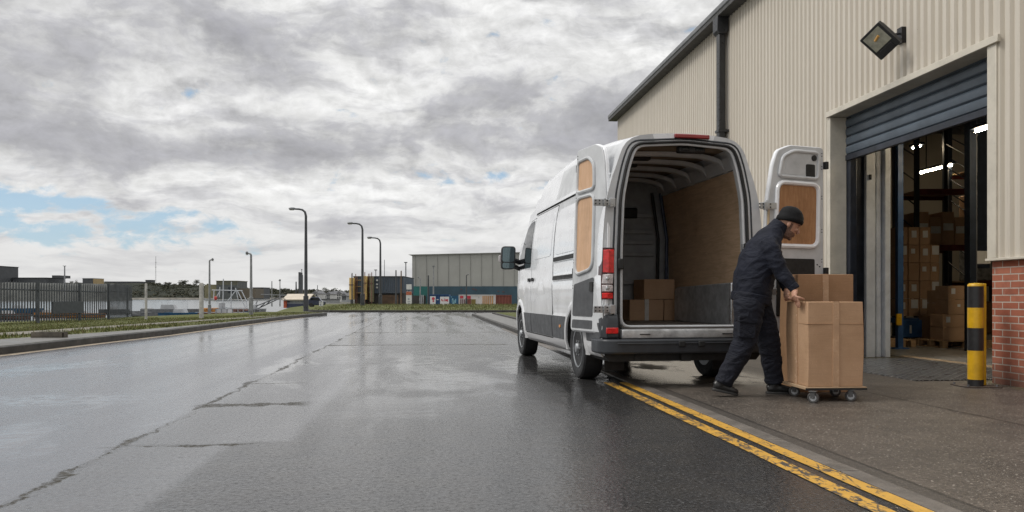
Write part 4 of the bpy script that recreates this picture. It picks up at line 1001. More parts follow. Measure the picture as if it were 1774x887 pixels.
# the far door open against the cladding
dr, face = rear_door(.878, math.radians(13.5), math.radians(0), -1, 'rear door swung out wide beside the doorway, brown plywood panel')
wT = rounded([(.17, 2.19), (.70, 2.19), (.71, 2.47), (.37, 2.47), (.22, 2.40)], .05, 4)
tp = face('molded_tray', wT, M_VANIN, .006, .014, dr); bead('tray_edge', wT, dr, -1, .014, .020)
face('tray_recess', rounded([(.24, 2.22), (.50, 2.22), (.50, 2.42), (.36, 2.43), (.28, 2.37)], .03), M_VANIN, .014, .016, tp)
face('black_latch_cover', rounded([(.535, 2.20), (.655, 2.20), (.655, 2.34), (.535, 2.34)], .02), M_RUB, .014, .022, tp)
m = MB(); m.tube([Vector((  .645, -.013, 2.41)), Vector((.645, -.026, 2.41))], .032, 16); o = m.build('black_cap', M_RUB, None); o.parent = tp
wP = rounded([(.16, 1.37), (.70, 1.37), (.715, 2.06), (.19, 2.06)], .14, 6)
wP = rounded([(.12, 1.46), (.70, 1.46), (.715, 2.13), (.155, 2.13)], .10, 6)
face('plywood_panel', wP, M_PLYD, .006, .010, dr); bead('panel_edge', wP, dr, -1, .010, .026, M_VAN)
face('lower_panel', rounded([(.14, .72), (.66, .72), (.66, 1.33), (.14, 1.33)], .02), M_RUB, .006, .012, dr)
for dd_, sg in ((dl, 1), (dr, -1)):
    m = MB()
    for z in (1.02, 1.30, 1.62, 1.98, 2.30, 2.44):
        for k_ in (0, 1): m.ball((.765, sg*.007, z+.03*k_), (.007, .004, .007), 4)
    m.ball((.735, sg*.007, 1.25), (.010, .004, .010), 4); m.ball((.70, sg*.007, 1.27), (.010, .004, .010), 4)
    o = m.build('fixings', M_RUB, None); o.parent = dd_
    for z0_, z1_ in ((2.30, 2.38), (1.16, 1.24)): o = MB().box(.785, .822, -.05, .0, z0_, z1_).build('latch', M_RUB, None, bevel=.005); o.parent = dd_
# hinges join door and body
for s in (-1, 1):
    for z in (1.87, .80) if s < 0 else (1.87, .98):
        m = MB(); hx = s*.862
        m.box(hx-.012-.05*(s > 0)*0, hx+.012, -.075, -.03, z-.04, z+.04); 
        if s < 0: m.box(hx-.11, hx+.10, -.056, -.040, z-.034, z+.034); m.box(hx+.055, hx+.115, -.066, -.03, z-.045, z+.045)
        else: m.box(hx-.05, hx+.13, -.060, -.044, z-.034, z+.034); m.tube([Vector((hx+.02, -.062, z-.055)), Vector((hx+.02, -.062, z+.06))], .012, 8)
        hg = m.build('hinge', M_CHROME, None, bevel=.004); hg.parent = VAN
        m = MB()
        for a_ in (-.09, -.05, -.01, .03):
            for b_ in (-.015, .018): m.tube([Vector((hx+a_+(.03 if s > 0 else 0), -.058, z+b_)), Vector((hx+a_+(.03 if s > 0 else 0), -.064, z+b_))], .008, 6)
        o = m.build('hinge_bolts', M_RUB, None); o.parent = hg
m = MB(); m.box(-.715, -.655, -.05, -.0, 1.20, 1.31); o = m.build('door_check', M_RUB, None, bevel=.012); o.parent = VAN
m = MB(); m.box(.652, .672, -.03, .05, 1.32, 1.48); o = m.build('grab_handle', M_RUB, None, bevel=.008); o.parent = VAN
m = MB(); m.tube([Vector((.90, -.05, 1.60)), Vector((.905, -.05, 1.83))], .013, 8); o = m.build('hinge_rod', mat('wooden_rod', (.40, .30, .18, 1), .5), None); o.parent = VAN
# ------------------------------------------------------------------ worker
YM = 7.33
def MP(px, py, dy=0.0): return at(px, py, YM+dy)
MAN = thing('person', 'person in navy work clothes and black beanie leaning over to push a trolley', 'person', (MP(1300, 685).x, YM, 0))
def fabric(name, col, var=.25, fold=.55):
    k = N(bpy.data.materials.new(name)); c = k.coord()
    base = k.mix(k.step(k.noise(c, 4, 5), .3, .7), tuple(q*(1-var) for q in col)+(1,), tuple(q*(1+var) for q in col)+(1,))
    f1 = k.noise(k.mapping(c, (1, .8, 1.5), rot=(0, .5, 0)), 7, 3, .5, 1.6)
    nm = k.bump(f1, fold*.8, .05)
    nm = k.bump(k.noise(k.mapping(c, (1, 1, 1.8), rot=(0, -.6, 0)), 11, 3, .5, 1.2), fold*.4, .02, nm)
    return k.out(base, .75, 0, nm, .22, Sheen_Weight=.03)
M_JKT = fabric('navy_jacket', (.0092, .0110, .0195)); M_TRS = fabric('navy_trousers', (.0095, .0108, .0175), fold=.7)
M_BEAN = fabric('black_knit', (.0045, .0045, .0055), fold=.2)
M_SKIN = mat('skin', (.40, .215, .145, 1), .5, var=.12, scale=14, bump=.1, bscale=90, Subsurface_Weight=.05)
M_BEARD = mat('short_beard', (.15, .082, .058, 1), .7, var=.35, scale=60)
M_BOOT = mat('black_leather', (.013, .013, .013, 1), .38, var=.3, scale=9, bump=.15)
M_SOLE = mat('boot_sole', (.030, .029, .028, 1), .7, var=.3)
B = MB()
# torso and legs under the clothes, neck, head, arms, hands: one continuous body
B.eloft([(MP(1300, 522), .15, .11), (MP(1306, 478), .15, .12), (MP(1320, 440), .17, .12), (MP(1332, 414), .16, .09), (MP(1343, 402), .08, .07)])
B.eloft([(MP(1341, 406), .062, .066), (MP(1349, 396), .058, .062), (MP(1357, 388), .058, .062)])
# head: pitched forward about 28 degrees
hc_ = MP(1365, 389.5); pit = math.radians(27)
fx_ = Vector((math.cos(pit), 0, -math.sin(pit))); uz_ = Vector((math.sin(pit), 0, math.cos(pit))); sy_ = Vector((0, 1, 0))
Mhd = Matrix((fx_, sy_, uz_)).transposed().to_4x4(); Mhd.translation = hc_
hp = lambda a, b, c: Mhd @ Vector((a, b, c))
MR = Mhd.to_3x3()
B.ball(hp(-.012, 0, .035), (.100, .079, .098), 14, M=MR)
B.eloft([(hp(.008, 0, .06), .070, .088), (hp(.014, 0, .01), .071, .088), (hp(.022, 0, -.03), .066, .080), (hp(.030, 0, -.07), .055, .066), (hp(.040, 0, -.105), .040, .048), (hp(.046, 0, -.122), .022, .026)])
B.ball(hp(.072, 0, -.108), (.020, .026, .020), 6, M=MR)                      # chin
B.eloft([(hp(.094, 0, .024), .010, .010), (hp(.110, 0, -.004), .012, .013), (hp(.122, 0, -.026), .017, .014), (hp(.108, 0, -.040), .014, .010)])  # nose
B.ball(hp(.088, 0, .036), (.016, .052, .012), 6, M=MR)                       # brow
for s in (-1, 1):
    B.ball(hp(.074, s*.036, -.022), (.022, .022, .018), 6, M=MR)             # cheek
    B.ball(hp(-.012, s*.078, -.006), (.020, .012, .033), 8, M=MR)            # ear
B.ball(hp(.094, 0, -.064), (.013, .024, .006), 6, M=MR); B.ball(hp(.090, 0, -.077), (.012, .022, .006), 6, M=MR)   # lips
# near arm and hand
def finger(pts, r): B.eloft([(p, r*q, r*q) for p, q in zip(pts, (1.05, 1, .92, .72))], 10)
W1 = MP(1377, 501, -.30); K1 = MP(1386, 513, -.36)
B.eloft([(MP(1331, 424, -.16), .05, .055), (MP(1353, 470, -.23), .043, .046), (MP(1368, 488, -.28), .036, .038), (W1, .027, .032)])
EDGE = Vector((2.545, 6.97, .885))
pc = EDGE+Vector((-.035, -.01, .035))
B.eloft([(W1, .028, .026), (W1.lerp(pc, .45), .034, .026), (pc, .042, .024), (pc+Vector((.022, -.004, -.028)), .040, .018)])
for i, L in enumerate((.92, 1.0, .95, .76)):
    yy = -.048+.026*i
    b0 = pc+Vector((.012, yy, -.012)); p1 = b0+Vector((.012, -.004+.003*i, -.030*L)); p2 = p1+Vector((.004, -.002, -.030*L)); p3 = p2+Vector((.006, 0, -.026*L))
    finger([b0, p1, p2, p3], .0098)
finger([pc+Vector((.0, -.040, .006)), pc+Vector((.028, -.060, -.004)), pc+Vector((.055, -.058, -.014)), pc+Vector((.075, -.050, -.018))], .0115)
# far hand on the far edge of the box
W2 = MP(1363, 503, .05); pc2 = Vector((2.535, 7.22, .915))
B.eloft([(MP(1334, 424, .16), .05, .055), (MP(1352, 472, .20), .043, .046), (MP(1359, 492, .12), .036, .038), (W2, .028, .030)])
B.eloft([(W2, .027, .026), (W2.lerp(pc2, .5), .034, .026), (pc2, .042, .022), (pc2+Vector((.03, 0, -.014)), .040, .017)])
for i, L in enumerate((.92, 1.0, .95, .76)):
    yy = -.040+.026*i
    b0 = pc2+Vector((.022, yy, -.008)); p1 = b0+Vector((.034*L, .002, -.004)); p2 = p1+Vector((.028*L, 0, -.012)); p3 = p2+Vector((.02*L, 0, -.010)); finger([b0, p1, p2, p3], .0098)
finger([pc2+Vector((.0, -.04, 0)), pc2+Vector((.02, -.065, -.008)), pc2+Vector((.045, -.068, -.016)), pc2+Vector((.065, -.06, -.02))], .0115)
# legs
LN = [(MP(1297, 515, -.09), .105, .115), (MP(1296, 548, -.11), .10, .11), (MP(1290, 592, -.12), .075, .078), (MP(1272, 630, -.12), .062, .064), (MP(1253, 664, -.12), .045, .048)]
LF = [(MP(1310, 517, .09), .105, .115), (MP(1324, 558, .10), .095, .105), (MP(1333, 598, .10), .075, .078), (MP(1338, 634, .10), .062, .064), (MP(1341, 668, .10), .045, .048)]
B.eloft(LN); B.eloft(LF)
body_m = B.build('body', [M_SKIN, M_BEARD], MAN); remesh(body_m, .0048, 4)
body_m.data.materials.clear(); body_m.data.materials.append(M_SKIN); body_m.data.materials.append(M_BEARD)
Mi = (wmat(MAN).inverted() @ Mhd).inverted()
for p in body_m.data.polygons:
    q = Mi @ p.center
    if abs(q.y) < .10 and -.14 < q.z < .03 and -.06 < q.x < .13:
        jaw = q.z < -.052-.25*max(0, q.x-.07)+.3*max(0, .03-q.x) and q.x > -.03
        burn = q.z < .01 and -.002 < q.x < .026
        lips = q.x > .095 and -.080 < q.z < -.060
        stache = q.x > .083 and -.062 < q.z < -.048
        if ((jaw or burn) and not lips) or stache: p.material_index = 1
m = MB()
for s in (-1, 1): m.ball(hp(.081, s*.030, .010), (.010, .012, .010), 6)
o = m.build('eyes', mat('dark_eye', (.02, .014, .010, 1), .15), MAN)
m = MB()
for s in (-1, 1): m.eloft([(hp(.094, s*.014, .028), .004, .004), (hp(.095, s*.034, .033), .005, .005), (hp(.078, s*.056, .026), .003, .003)], 6)
o = m.build('eyebrows', M_BEARD, MAN)
# beanie
m = MB(); n = 28; rows = []
for t, rx, ry in ((.016, .116, .093), (.020, .123, .100), (.055, .124, .101), (.062, .118, .096), (.095, .115, .092), (.125, .102, .080), (.150, .076, .058), (.166, .040, .030), (.171, .004, .004)):
    rows.append([hp(-.004-.14*max(0, t-.06)+rx*math.cos(2*math.pi*i/n), ry*math.sin(2*math.pi*i/n), t+.006+.026*math.cos(2*math.pi*i/n)*max(.2, 1-max(0, t-.03)*9)) for i in range(n)])
m.loft(rows, 0); bn_ = m.build('beanie', M_BEAN, MAN, ang=60)
# jacket
m = MB()
m.eloft([(MP(1301, 519), .190, .165), (MP(1303, 505), .205, .178), (MP(1307, 478), .210, .186), (MP(1315, 450), .215, .178), (MP(1324, 429), .205, .155), (MP(1333, 413), .165, .120), (MP(1341, 402), .110, .090), (MP(1347, 395), .080, .078), (MP(1350, 391), .074, .074)], 28)
near = [(MP(1327, 420, -.13), .085, .085), (MP(1336, 435, -.19), .080, .086), (MP(1345, 455, -.22), .070, .077), (MP(1354, 472, -.24), .064, .070), (MP(1364, 484, -.27), .056, .060), (MP(1374, 496.5, -.295), .046, .047)]
farr = [(MP(1329, 420, .13), .085, .085), (MP(1338, 437, .19), .080, .086), (MP(1347, 458, .21), .070, .075), (MP(1353, 474, .19), .062, .066), (MP(1358, 488, .13), .052, .055), (MP(1361.5, 497, .075), .045, .045)]
m.eloft(near, 18); m.eloft(farr, 18)
j = m.build('jacket', M_JKT, MAN); remesh(j, .011, 5)
# soft creases in the cloth
def crease(o, seed, amp, sc):
    from mathutils import noise
    for v in o.data.vertices:
        p = v.co*sc+Vector((seed, 0, 0)); n_ = noise.noise(Vector((p.x*.8+p.z*.5, p.y, p.z*1.5-p.x*.6)))
        r_ = 1-abs(n_)*2; v.co += v.normal*(amp*(r_*r_*.8-.3 if r_ > 0 else -.3*amp))
crease(j, 3, .012, 6.5)
m = MB(); M_ZIP = mat('dark_zip', (.02, .02, .022, 1), .4)
# collar, hem band and cuffs
m.eloft([(MP(1344, 398.5), .088, .088), (MP(1350, 391.5), .080, .084), (MP(1353, 387.5), .074, .080)], 24); o = m.build('collar', M_JKT, MAN)
m = MB(); m.eloft([(MP(1299.5, 524), .205, .178), (MP(1302, 510), .215, .186)], 28); o = m.build('hem_band', M_JKT, MAN, bevel=.008)
m = MB(); m.eloft([(MP(1372, 494, -.292), .050, .051), (MP(1378, 501.5, -.305), .046, .046)], 18); m.eloft([(MP(1360.5, 494, .085), .048, .048), (MP(1363, 501, .055), .045, .045)], 18); o = m.build('cuffs', M_JKT, MAN, bevel=.006)
# trousers
m = MB()
TN = [(MP(1299, 512, -.07), .125, .150), (MP(1297.5, 530, -.10), .122, .145), (MP(1296.5, 555, -.115), .110, .126), (MP(1290, 592, -.12), .098, .108), (MP(1278, 618, -.12), .090, .098), (MP(1264, 644, -.12), .083, .090), (MP(1254, 660, -.12), .076, .082), (MP(1252, 664.5, -.12), .078, .084)]
TF = [(MP(1306, 512, .07), .125, .145), (MP(1312, 530, .09), .118, .136), (MP(1325, 562, .10), .105, .118), (MP(1333, 598, .10), .094, .102), (MP(1337, 628, .10), .088, .094), (MP(1340, 653, .10), .080, .085), (MP(1341.5, 664, .10), .081, .087)]
m.eloft(TN, 22); m.eloft(TF, 22); m.eloft([(MP(1302, 505), .185, .155), (MP(1302, 516), .188, .158), (MP(1302, 530), .17, .14)], 22)
t_ = m.build('trousers', M_TRS, MAN); remesh(t_, .011, 4); crease(t_, 8, .013, 6)
pk = MP(1296, 566, -.235)
m = MB(); Rk = Matrix.Translation(pk) @ Matrix.Rotation(.08, 4, 'Y')
m.prism(rounded([(-.075, -.10), (.075, -.10), (.08, .075), (-.08, .075)], .02), lambda a, b, t: Rk @ Vector((a, t+.5*a*a*6, b)), -.012, .06); cp_ = m.build('cargo_pocket', M_TRS, MAN, bevel=.008)
m = MB(); m.prism(rounded([(-.085, .035), (.085, .035), (.085, .092), (-.085, .092)], .012), lambda a, b, t: Rk @ Vector((a, t+.5*a*a*6, b)), -.022, .04); o = m.build('pocket_flap', M_TRS, cp_, bevel=.006)
# boots
def boot(ank, heel, toe, dyv):
    m = MB(); f = (toe-heel); L = f.length; fd = f.normalized(); up = sy_.cross(fd)*-1
    if up.z < 0: up = -up
    P = lambda t, h: heel+fd*(L*t)+up*h
    m.eloft([(P(.0, .045), .036, .038), (P(.12, .052), .043, .050), (P(.35, .055), .044, .052), (P(.58, .046), .048, .043), (P(.80, .038), .050, .034), (P(.94, .032), .040, .027), (P(1.0, .028), .024, .018)], 18)
    m.eloft([(P(.22, .05), .045, .058), (P(.22, .10).lerp(ank, .4), .047, .056), (ank+Vector((0, 0, .03)), .050, .058)], 18)
    b_ = m.build('boot', M_BOOT, MAN); remesh(b_, .008, 4)
    m = MB(); rows = []
    for t, w_ in ((-.03, .030), (.05, .040), (.3, .041), (.5, .043), (.75, .049), (.92, .042), (1.02, .018)):
        c0 = heel+fd*(L*t); rows.append([c0+sy_*w_+up*.024, c0+sy_*w_, c0-sy_*w_, c0-sy_*w_+up*.024])
    m.loft(rows, 0); s_ = m.build('sole', M_SOLE, b_, bevel=.006)
    m = MB()
    for i in range(4): c0 = P(.36+.075*i, .098-.013*i); m.tube([c0-sy_*.026, c0+sy_*.026], .005, 6)
    m.build('laces', M_SOLE, b_)
hl = MP(1234.5, 676.5, -.12); tl = MP(1277, 687, -.12); tl.z = .012; hl.z = .062
boot(MP(1252, 660, -.12), hl, tl, -.12)
hl = MP(1329, 683, .10); hl.z = .002; tl = hl+Vector((.265, -.02, 0)); tl.z = .002
boot(MP(1341.5, 662, .10), hl, tl, .10)
# ------------------------------------------------------------------ cartons and trolley
def card(name, a, b):
    k = N(bpy.data.materials.new(name)); c = k.coord()
    base = k.mix(k.step(k.noise(c, 3, 6, .6), .3, .7), a, b)
    base = k.mix(k.math('MULTIPLY', k.step(k.noise(k.mapping(c, (1, 1, 14)), 6, 4), .5, .7), .14), base, tuple(q*.6 for q in a[:3])+(1,))
    base = k.mix(k.math('MULTIPLY', k.step(k.noise(c, 90, 2), .58, .7), .25), base, tuple(min(1, q*1.35) for q in b[:3])+(1,))
    return k.out(base, .75, 0, k.bump(k.noise(c, 2.2, 3), .18, .06), .25)
M_CARD = card('brown_cardboard', (.385, .240, .142, 1), (.46, .295, .182, 1)); M_CARD2 = card('darker_cardboard', (.27, .155, .082, 1), (.33, .195, .11, 1))
M_FOLD = mat('fold_crease', (.36, .225, .132, 1), .8)
M_TAPE = mat('packing_tape', (.45, .29, .18, 1), .25, var=.12, scale=5)
M_TAPEW = mat('white_tape', (.50, .47, .43, 1), .3, var=.12, scale=5)
M_LABEL = mat('paper_label', (.66, .66, .64, 1), .6, var=.06, scale=8)
def carton(base, sx, sy, h, rz, label, group=None, mt=None, tape='y', lab=None, creases=(), name='carton', tmat=None, side_tape=False):
    """base: centre of the underside"""
    c = thing(name, label, 'box', base, rz, group)
    def wob(x, y, z): return Vector((x+.004*math.sin(7*z+3*y), y+.004*math.sin(6*z+2*x), z))
    m = MB(); hx, hy = sx/2, sy/2; nz = 6
    rows = []
    for i in range(nz+1):
        z = h*i/nz; bl_ = .004*math.sin(math.pi*i/nz)
        rows.append([wob(-hx-bl_, -hy-bl_, z), wob(0, -hy-bl_*1.8, z), wob(hx+bl_, -hy-bl_, z), wob(hx+bl_*1.8, 0, z), wob(hx+bl_, hy+bl_, z), wob(0, hy+bl_*1.8, z), wob(-hx-bl_, hy+bl_, z), wob(-hx-bl_*1.8, 0, z)])
    m.loft(rows, 0); bx = m.build('box_body', mt or M_CARD, None, bevel=.005, ang=20); bx.parent = c
    # flap joint across the top, tape over it and down the face
    tw = min(.055, .12*sx)*.5
    m = MB(); y0 = -hy-.011
    if tape:
        m.box(-tw, tw, -hy-.008, hy+.008, h+.0005, h+.003)
        m.box(-tw, tw, y0, -hy+.001, h*(0.0 if tape == 'full' else .42), h+.003)
        t_ = m.build('tape', tmat or M_TAPE, None); t_.parent = c
    if side_tape:
        m = MB(); m.box(-hx-.0125, -hx+.001, -tw, tw, 0, h+.002); t_ = m.build('tape', tmat or M_TAPE, None); t_.parent = c
    for f_ in creases:
        m = MB(); m.box(-hx-.009, hx+.009, -hy-.0088, hy+.0088, h*f_-.0009, h*f_+.0009); o = m.build('fold_line', M_FOLD, None); o.parent = c
    if lab:
        for (lx, lz, lw, lh) in lab:
            m = MB(); m.box(hx*lx-lw/2, hx*lx+lw/2, -hy-.0125, -hy, h*lz-lh/2, h*lz+lh/2); o = m.build('label', M_LABEL, None); o.parent = c
    return c
# trolley frame: corner of the box nearest to the camera
nc = at(1400, 671, 6.86); nc.z = .135
rzc = math.radians(3.0)
ax, ay = Vector((math.cos(rzc), math.sin(rzc), 0)), Vector((-math.sin(rzc), math.cos(rzc), 0))
SX, SY, DH = .494, .46, .135
cb = nc+ax*SX/2+ay*SY/2
TRO = thing('trolley', 'low wooden platform trolley on four grey castors under the tall carton', 'trolley', Vector((cb.x, cb.y, 0)), rzc)
M_DECK = wood('trolley_deck', (.34, .23, .14, 1), (.42, .30, .19, 1))
m = MB(); m.box(-SX/2-.03, SX/2+.025, -SY/2-.02, SY/2+.03, .108, DH-.001); o = m.build('deck', M_DECK, None, bevel=.004); o.parent = TRO
m = MB(); m.box(-SX/2-.032, SX/2+.027, -SY/2-.022, -SY/2-.019, .106, .124); o = m.build('deck_edge', M_RUB, None); o.parent = TRO
M_CASTOR = mat('grey_rubber_castor', (.055, .052, .050, 1), .6, var=.3, scale=12); 
M_LAMPK = mat('dull_castor_steel', (.10, .10, .10, 1), .5, .5)
def castor():
    M_ = Matrix.Identity(4)
    m = MB(); m.lathe([(.018, -.016), (.040, -.018), (.048, -.012), (.050, 0), (.048, .012), (.040, .018), (.018, .016)], None, 24)
    c_ = m.build('castor', M_CASTOR, TRO, local=True)
    m = MB(); m.lathe([(.004, -.022), (.028, -.020), (.03, -.014)], None, 20); o = m.build('castor_hub', M_GALV, None); o.parent = c_
    m = MB(); m.box(-.026, -.021, -.018, .022, -.004, .052); m.box(.021, .026, -.018, .022, -.004, .052); m.box(-.035, .035, -.03, .034, .052, .058); m.tube([Vector((-.03, 0, 0)), Vector((.03, 0, 0))], .007, 8); o = m.build('fork', M_LAMPK, None, bevel=.002); o.parent = c_
    return c_
k0 = castor()
for i, (px, py, a) in enumerate(((1409, 700, .95), (1474, 697, 1.1), (1376, 688, 1.25), (1447, 688, 1.4))):
    c_ = k0 if i == 0 else copy_tree(k0, TRO)
    q = gp(px, py-1); l = Vector((q.x-cb.x, q.y-cb.y, 0)); c_.location = (l.dot(ax), l.dot(ay), .050); c_.rotation_euler = (0, 0, a)
carton(Vector((cb.x, cb.y, DH)), SX, SY, .745, rzc, 'tall brown carton riding on the trolley under the worker\'s hands', tape='full', creases=(.74,), side_tape=True)
# strip of tape on the side facing the worker is part of the same carton
bc = at(1428, 475, 7.62); b2 = Vector((bc.x, 7.66+.10, 0)); b2.x = (at(1379, 475, 7.55).x+at(1477, 475, 7.55).x)/2
carton(b2, .55, .42, 1.142, math.radians(3), 'tall carton standing on the ground behind the loaded trolley', mt=M_CARD2)
# cartons in the van
def van_pt(x, y, z): return MV @ Vector((x, y, z))
def van_box(px0, px1, pyt, d, depth, z0, h, label, **kw):
    a, b = VR(px0, pyt, d), VR(px1, pyt, d)
    return carton(van_pt((a.x+b.x)/2, d+depth/2, z0), b.x-a.x, depth, h, TV, label, **kw)
zf = .623; D0 = 1.95
hz1 = VR(1100, 519, D0).z-zf
van_box(1091, 1149, 519, D0, .40, zf, hz1, 'carton with white tape on the van floor, beneath another carton', tape='full', tmat=M_TAPEW, creases=(.5,))
van_box(1151, 1199, 519, D0, .40, zf, hz1*.99, 'plain carton on the van floor, right of the taped one', tape=None)
hz2 = VR(1130, 484, D0).z-zf-hz1
van_box(1116, 1168, 484, D0, .42, zf+hz1+.002, hz2, 'carton topmost in the van, resting on the two floor cartons', tape=None)
# ------------------------------------------------------------------ inside the warehouse
ZI = .012
M_RACKB = mat('rack_blue', (.030, .085, .21, 1), .45, var=.2, dirt=.3); M_RACKD = mat('rack_dark_blue', (.012, .018, .030, 1), .5, var=.2); M_RACKR = mat('rack_dark_red', (.11, .022, .018, 1), .5, var=.25)
M_PALW = wood('pallet_wood', (.30, .19, .10, 1), (.42, .28, .16, 1))
def pallet(base, rz, label, group=None, L=1.0, Wd=.8):
    p = thing('pallet', label, 'pallet', base, rz, group); m = MB()
    for i in range(6): m.box(-L/2, L/2, -Wd/2+i*Wd/6+.01, -Wd/2+(i+1)*Wd/6-.012, .112, .134)
    o = m.build('deck_boards', M_PALW, None, bevel=.003); o.parent = p
    m = MB()
    for x in (-L/2+.05, 0, L/2-.05):
        for y in (-Wd/2+.05, 0, Wd/2-.05): m.box(x-.05, x+.05, y-.05, y+.05, .022, .112)
        m.box(x-.05, x+.05, -Wd/2, Wd/2, 0, .022)
    o = m.build('blocks', M_PALW, None, bevel=.003); o.parent = p
    return p
GA = 'cartons stacked behind the blue rack post in the doorway'
def gi(px, py): return gp(px, py, ZI)
# stack on the pallet beside the bollard
q = gi(1664, 603); pb = Vector((q.x+.10, q.y+.42, ZI))
pallet(pb, TR, 'pallet under the cartons just inside the doorway, behind the bollard', L=.95, Wd=.8)
top = H+(HOR-490)/F*pb.y; z0 = ZI+.136
Yf = pb.y-.40
def X_at(px, Y): return (px-CX)/F*Y
rows = [(585, 562, 1632, 1673), (562, 540, 1632, 1673), (540, 514, 1641, 1673), (514, 490, 1641, 1681)]
labs = ['bottom carton of the front stack on the doorway pallet', 'labelled carton second from the bottom of the doorway pallet stack', 'carton third from the bottom of the doorway pallet stack', 'top carton with a white label on the doorway pallet stack']
z = z0
for i, ((yb, yt, xa, xb), lb) in enumerate(zip(rows, labs)):
    h = (yb-yt)/F*(Yf)*1.0
    xa_, xb_ = X_at(xa, Yf), X_at(xb, Yf)
    carton(Vector(((xa_+xb_)/2, Yf+.20, z)), xb_-xa_, .38, h-.003, TR*.6, lb, tape=None, lab=[(-.55, .6, .07, .10)] if i in (1, 3) else ([(.2, .6, .05, .05)] if i == 2 else None))
    if i < 3: carton(Vector((xb_+.20, Yf+.24, z)), .36, .38, h-.003, TR*.6, ['right hand bottom carton of the doorway pallet stack', 'right hand middle carton of the doorway pallet stack', 'right hand upper carton of the doorway pallet stack'][i], tape=None)
    z += h
q2 = Vector((X_at(1627, 15.2), 15.2, ZI))
for i, lb in enumerate(('lower carton half hidden left of the doorway pallet stack', 'upper carton half hidden left of the doorway pallet stack')):
    carton(q2+Vector((0, 0, .55+.25*i)), .30, .30, .245, TR, lb, tape=None)
o = MB().box(-.3, .3, -.25, .25, 0, .548).build('crate', M_CARD2, None, bevel=.005); o.location = q2+Vector((.05, .05, 0)); tag(o, 'dark crate on the warehouse floor under two small cartons', 'crate')
# lattice of cartons behind the blue post
YS = 16.0
cols = [(1555, 1572), (1574, 1592), (1594, 1611), (1612, 1627)]
zb = .53
hs = (585-430)/5/F*YS
labspec = [[(.0, .6, .10, .14)], [(.1, .7, .14, .18)], [(-.2, .65, .08, .10)], None]
for ci, (xa, xb) in enumerate(cols):
    xa_, xb_ = X_at(xa, YS), X_at(xb, YS)
    for r_ in range(5 if ci in (0, 1, 2) else 4):
        carton(Vector(((xa_+xb_)/2, YS+.18, zb+r_*hs+.002)), xb_-xa_, .34, hs-.006, TR*.4, 'brown carton stacked behind the blue rack post in the doorway', GA, M_CARD, tape=None, lab=random.choice(labspec))
o = thing('steel_cradle', 'dark blue steel cradle carrying the wall of cartons in the doorway', 'cradle', Vector((X_at(1592, 15.4), 15.4, ZI)), TR)
xa_, xb_ = X_at(1560, 15.4), X_at(1631, 15.4); hw_ = (xb_-xa_)/2
m = MB(); m.box(-hw_, hw_, -.04, .06, .12, .46); a_ = m.build('front_panel', M_RACKB, None, bevel=.01); a_.parent = o
m = MB(); m.box(-hw_, hw_, .06, .9, .40, .49); a_ = m.build('deck', M_RACKB, None); a_.parent = o
for sx in (-1, 1):
    m = MB(); m.box(sx*(hw_-.08)-.05, sx*(hw_-.08)+.05, -.05, .8, 0, .12); a_ = m.build('foot', M_RACKD, None); a_.parent = o
m = MB(); 
for sx in (-.5, .62): m.box(sx*hw_-.02, sx*hw_+.02, -.046, -.04, .2, .36)
a_ = m.build('reflective_strips', M_LABEL, None); a_.parent = o
pallet(Vector((X_at(1548, 14.6), 14.6, ZI)), TR, 'pallet on the warehouse floor beside the white lobby panel', L=.5, Wd=.6)
pallet(Vector((X_at(1592, 15.9), 15.7, ZI)), TR, 'pallet pushed under the dark blue steel cradle', L=.9, Wd=.5)
# racks
def rack(px0, px1, Y, label, mt, shelves, top=5.4, dep=1.0, mr=None):
    base = Vector((X_at((px0+px1)/2, Y), Y, ZI)); r_ = thing('pallet_rack', label, 'rack', base, 0)
    h0 = X_at(px1, Y)-base.x
    for sx in (-1, 1):
        m = MB()
        for yy in (0, dep): m.box(sx*h0-.045, sx*h0+.045, yy-.04, yy+.04, 0, top)
        for i in range(9): z = .2+i*.55; m.tube([Vector((sx*h0, 0, z)), Vector((sx*h0, dep, z+.5))], .015, 5)
        a_ = m.build('upright_frame', mt, None); a_.parent = r_
    for z in shelves:
        for yy in (0, dep): a_ = MB().box(-h0+.045, h0-.045, yy-.03, yy+.03, z, z+.13).build('beam', mr or M_RACKR, None); a_.parent = r_
        m = MB(); m.box(-h0+.05, h0-.05, .03, dep-.03, z+.09, z+.12); a_ = m.build('shelf_board', M_PALW, None); a_.parent = r_
    return base, h0
base, h0 = rack(1558, 1678, 13.6, 'blue upright pallet rack just inside the doorway', M_RACKB, (2.15, 3.9)) if False else (None, None)
po = thing('rack_post', 'tall blue steel post standing just inside the doorway', 'post', Vector((X_at(1558, 13.8), 13.8, ZI)))
m = MB(); m.box(-.05, .05, -.05, .05, 0, 5.2); a_ = m.build('post_shaft', M_RACKB, None, bevel=.006); a_.parent = po
m = MB(); m.box(-.13, .13, -.10, .10, 0, .02); a_ = m.build('foot_plate', M_RACKB, None); a_.parent = po
m = MB(); m.box(-.09, .0, -.09, -.055, .42, .62); a_ = m.build('impact_guard', M_YB, None); a_.parent = po
b1, h1 = rack(1588, 1680, 17.5, 'dark pallet rack with cartons on a high shelf beyond the doorway', M_RACKD, (1.95, 3.2), 5.6)
b2_, h2 = rack(1684, 1760, 19.5, 'farther dark rack with white wrapped loads beyond the doorway', M_RACKD, (1.2, 2.6, 4.0), 5.6)
GB = 'cartons on the high shelf of the dark rack'
for i in range(4):
    w_ = 2*h1/4.4
    carton(b1+Vector((-h1+w_*(.62+i*1.05), .35, 2.075)), w_*.96, .6, .75-.12*(i % 2), 0, 'wide carton on the high shelf of the dark rack', GB, M_CARD, tape=None, lab=[(.0, .55, .22, .16)])
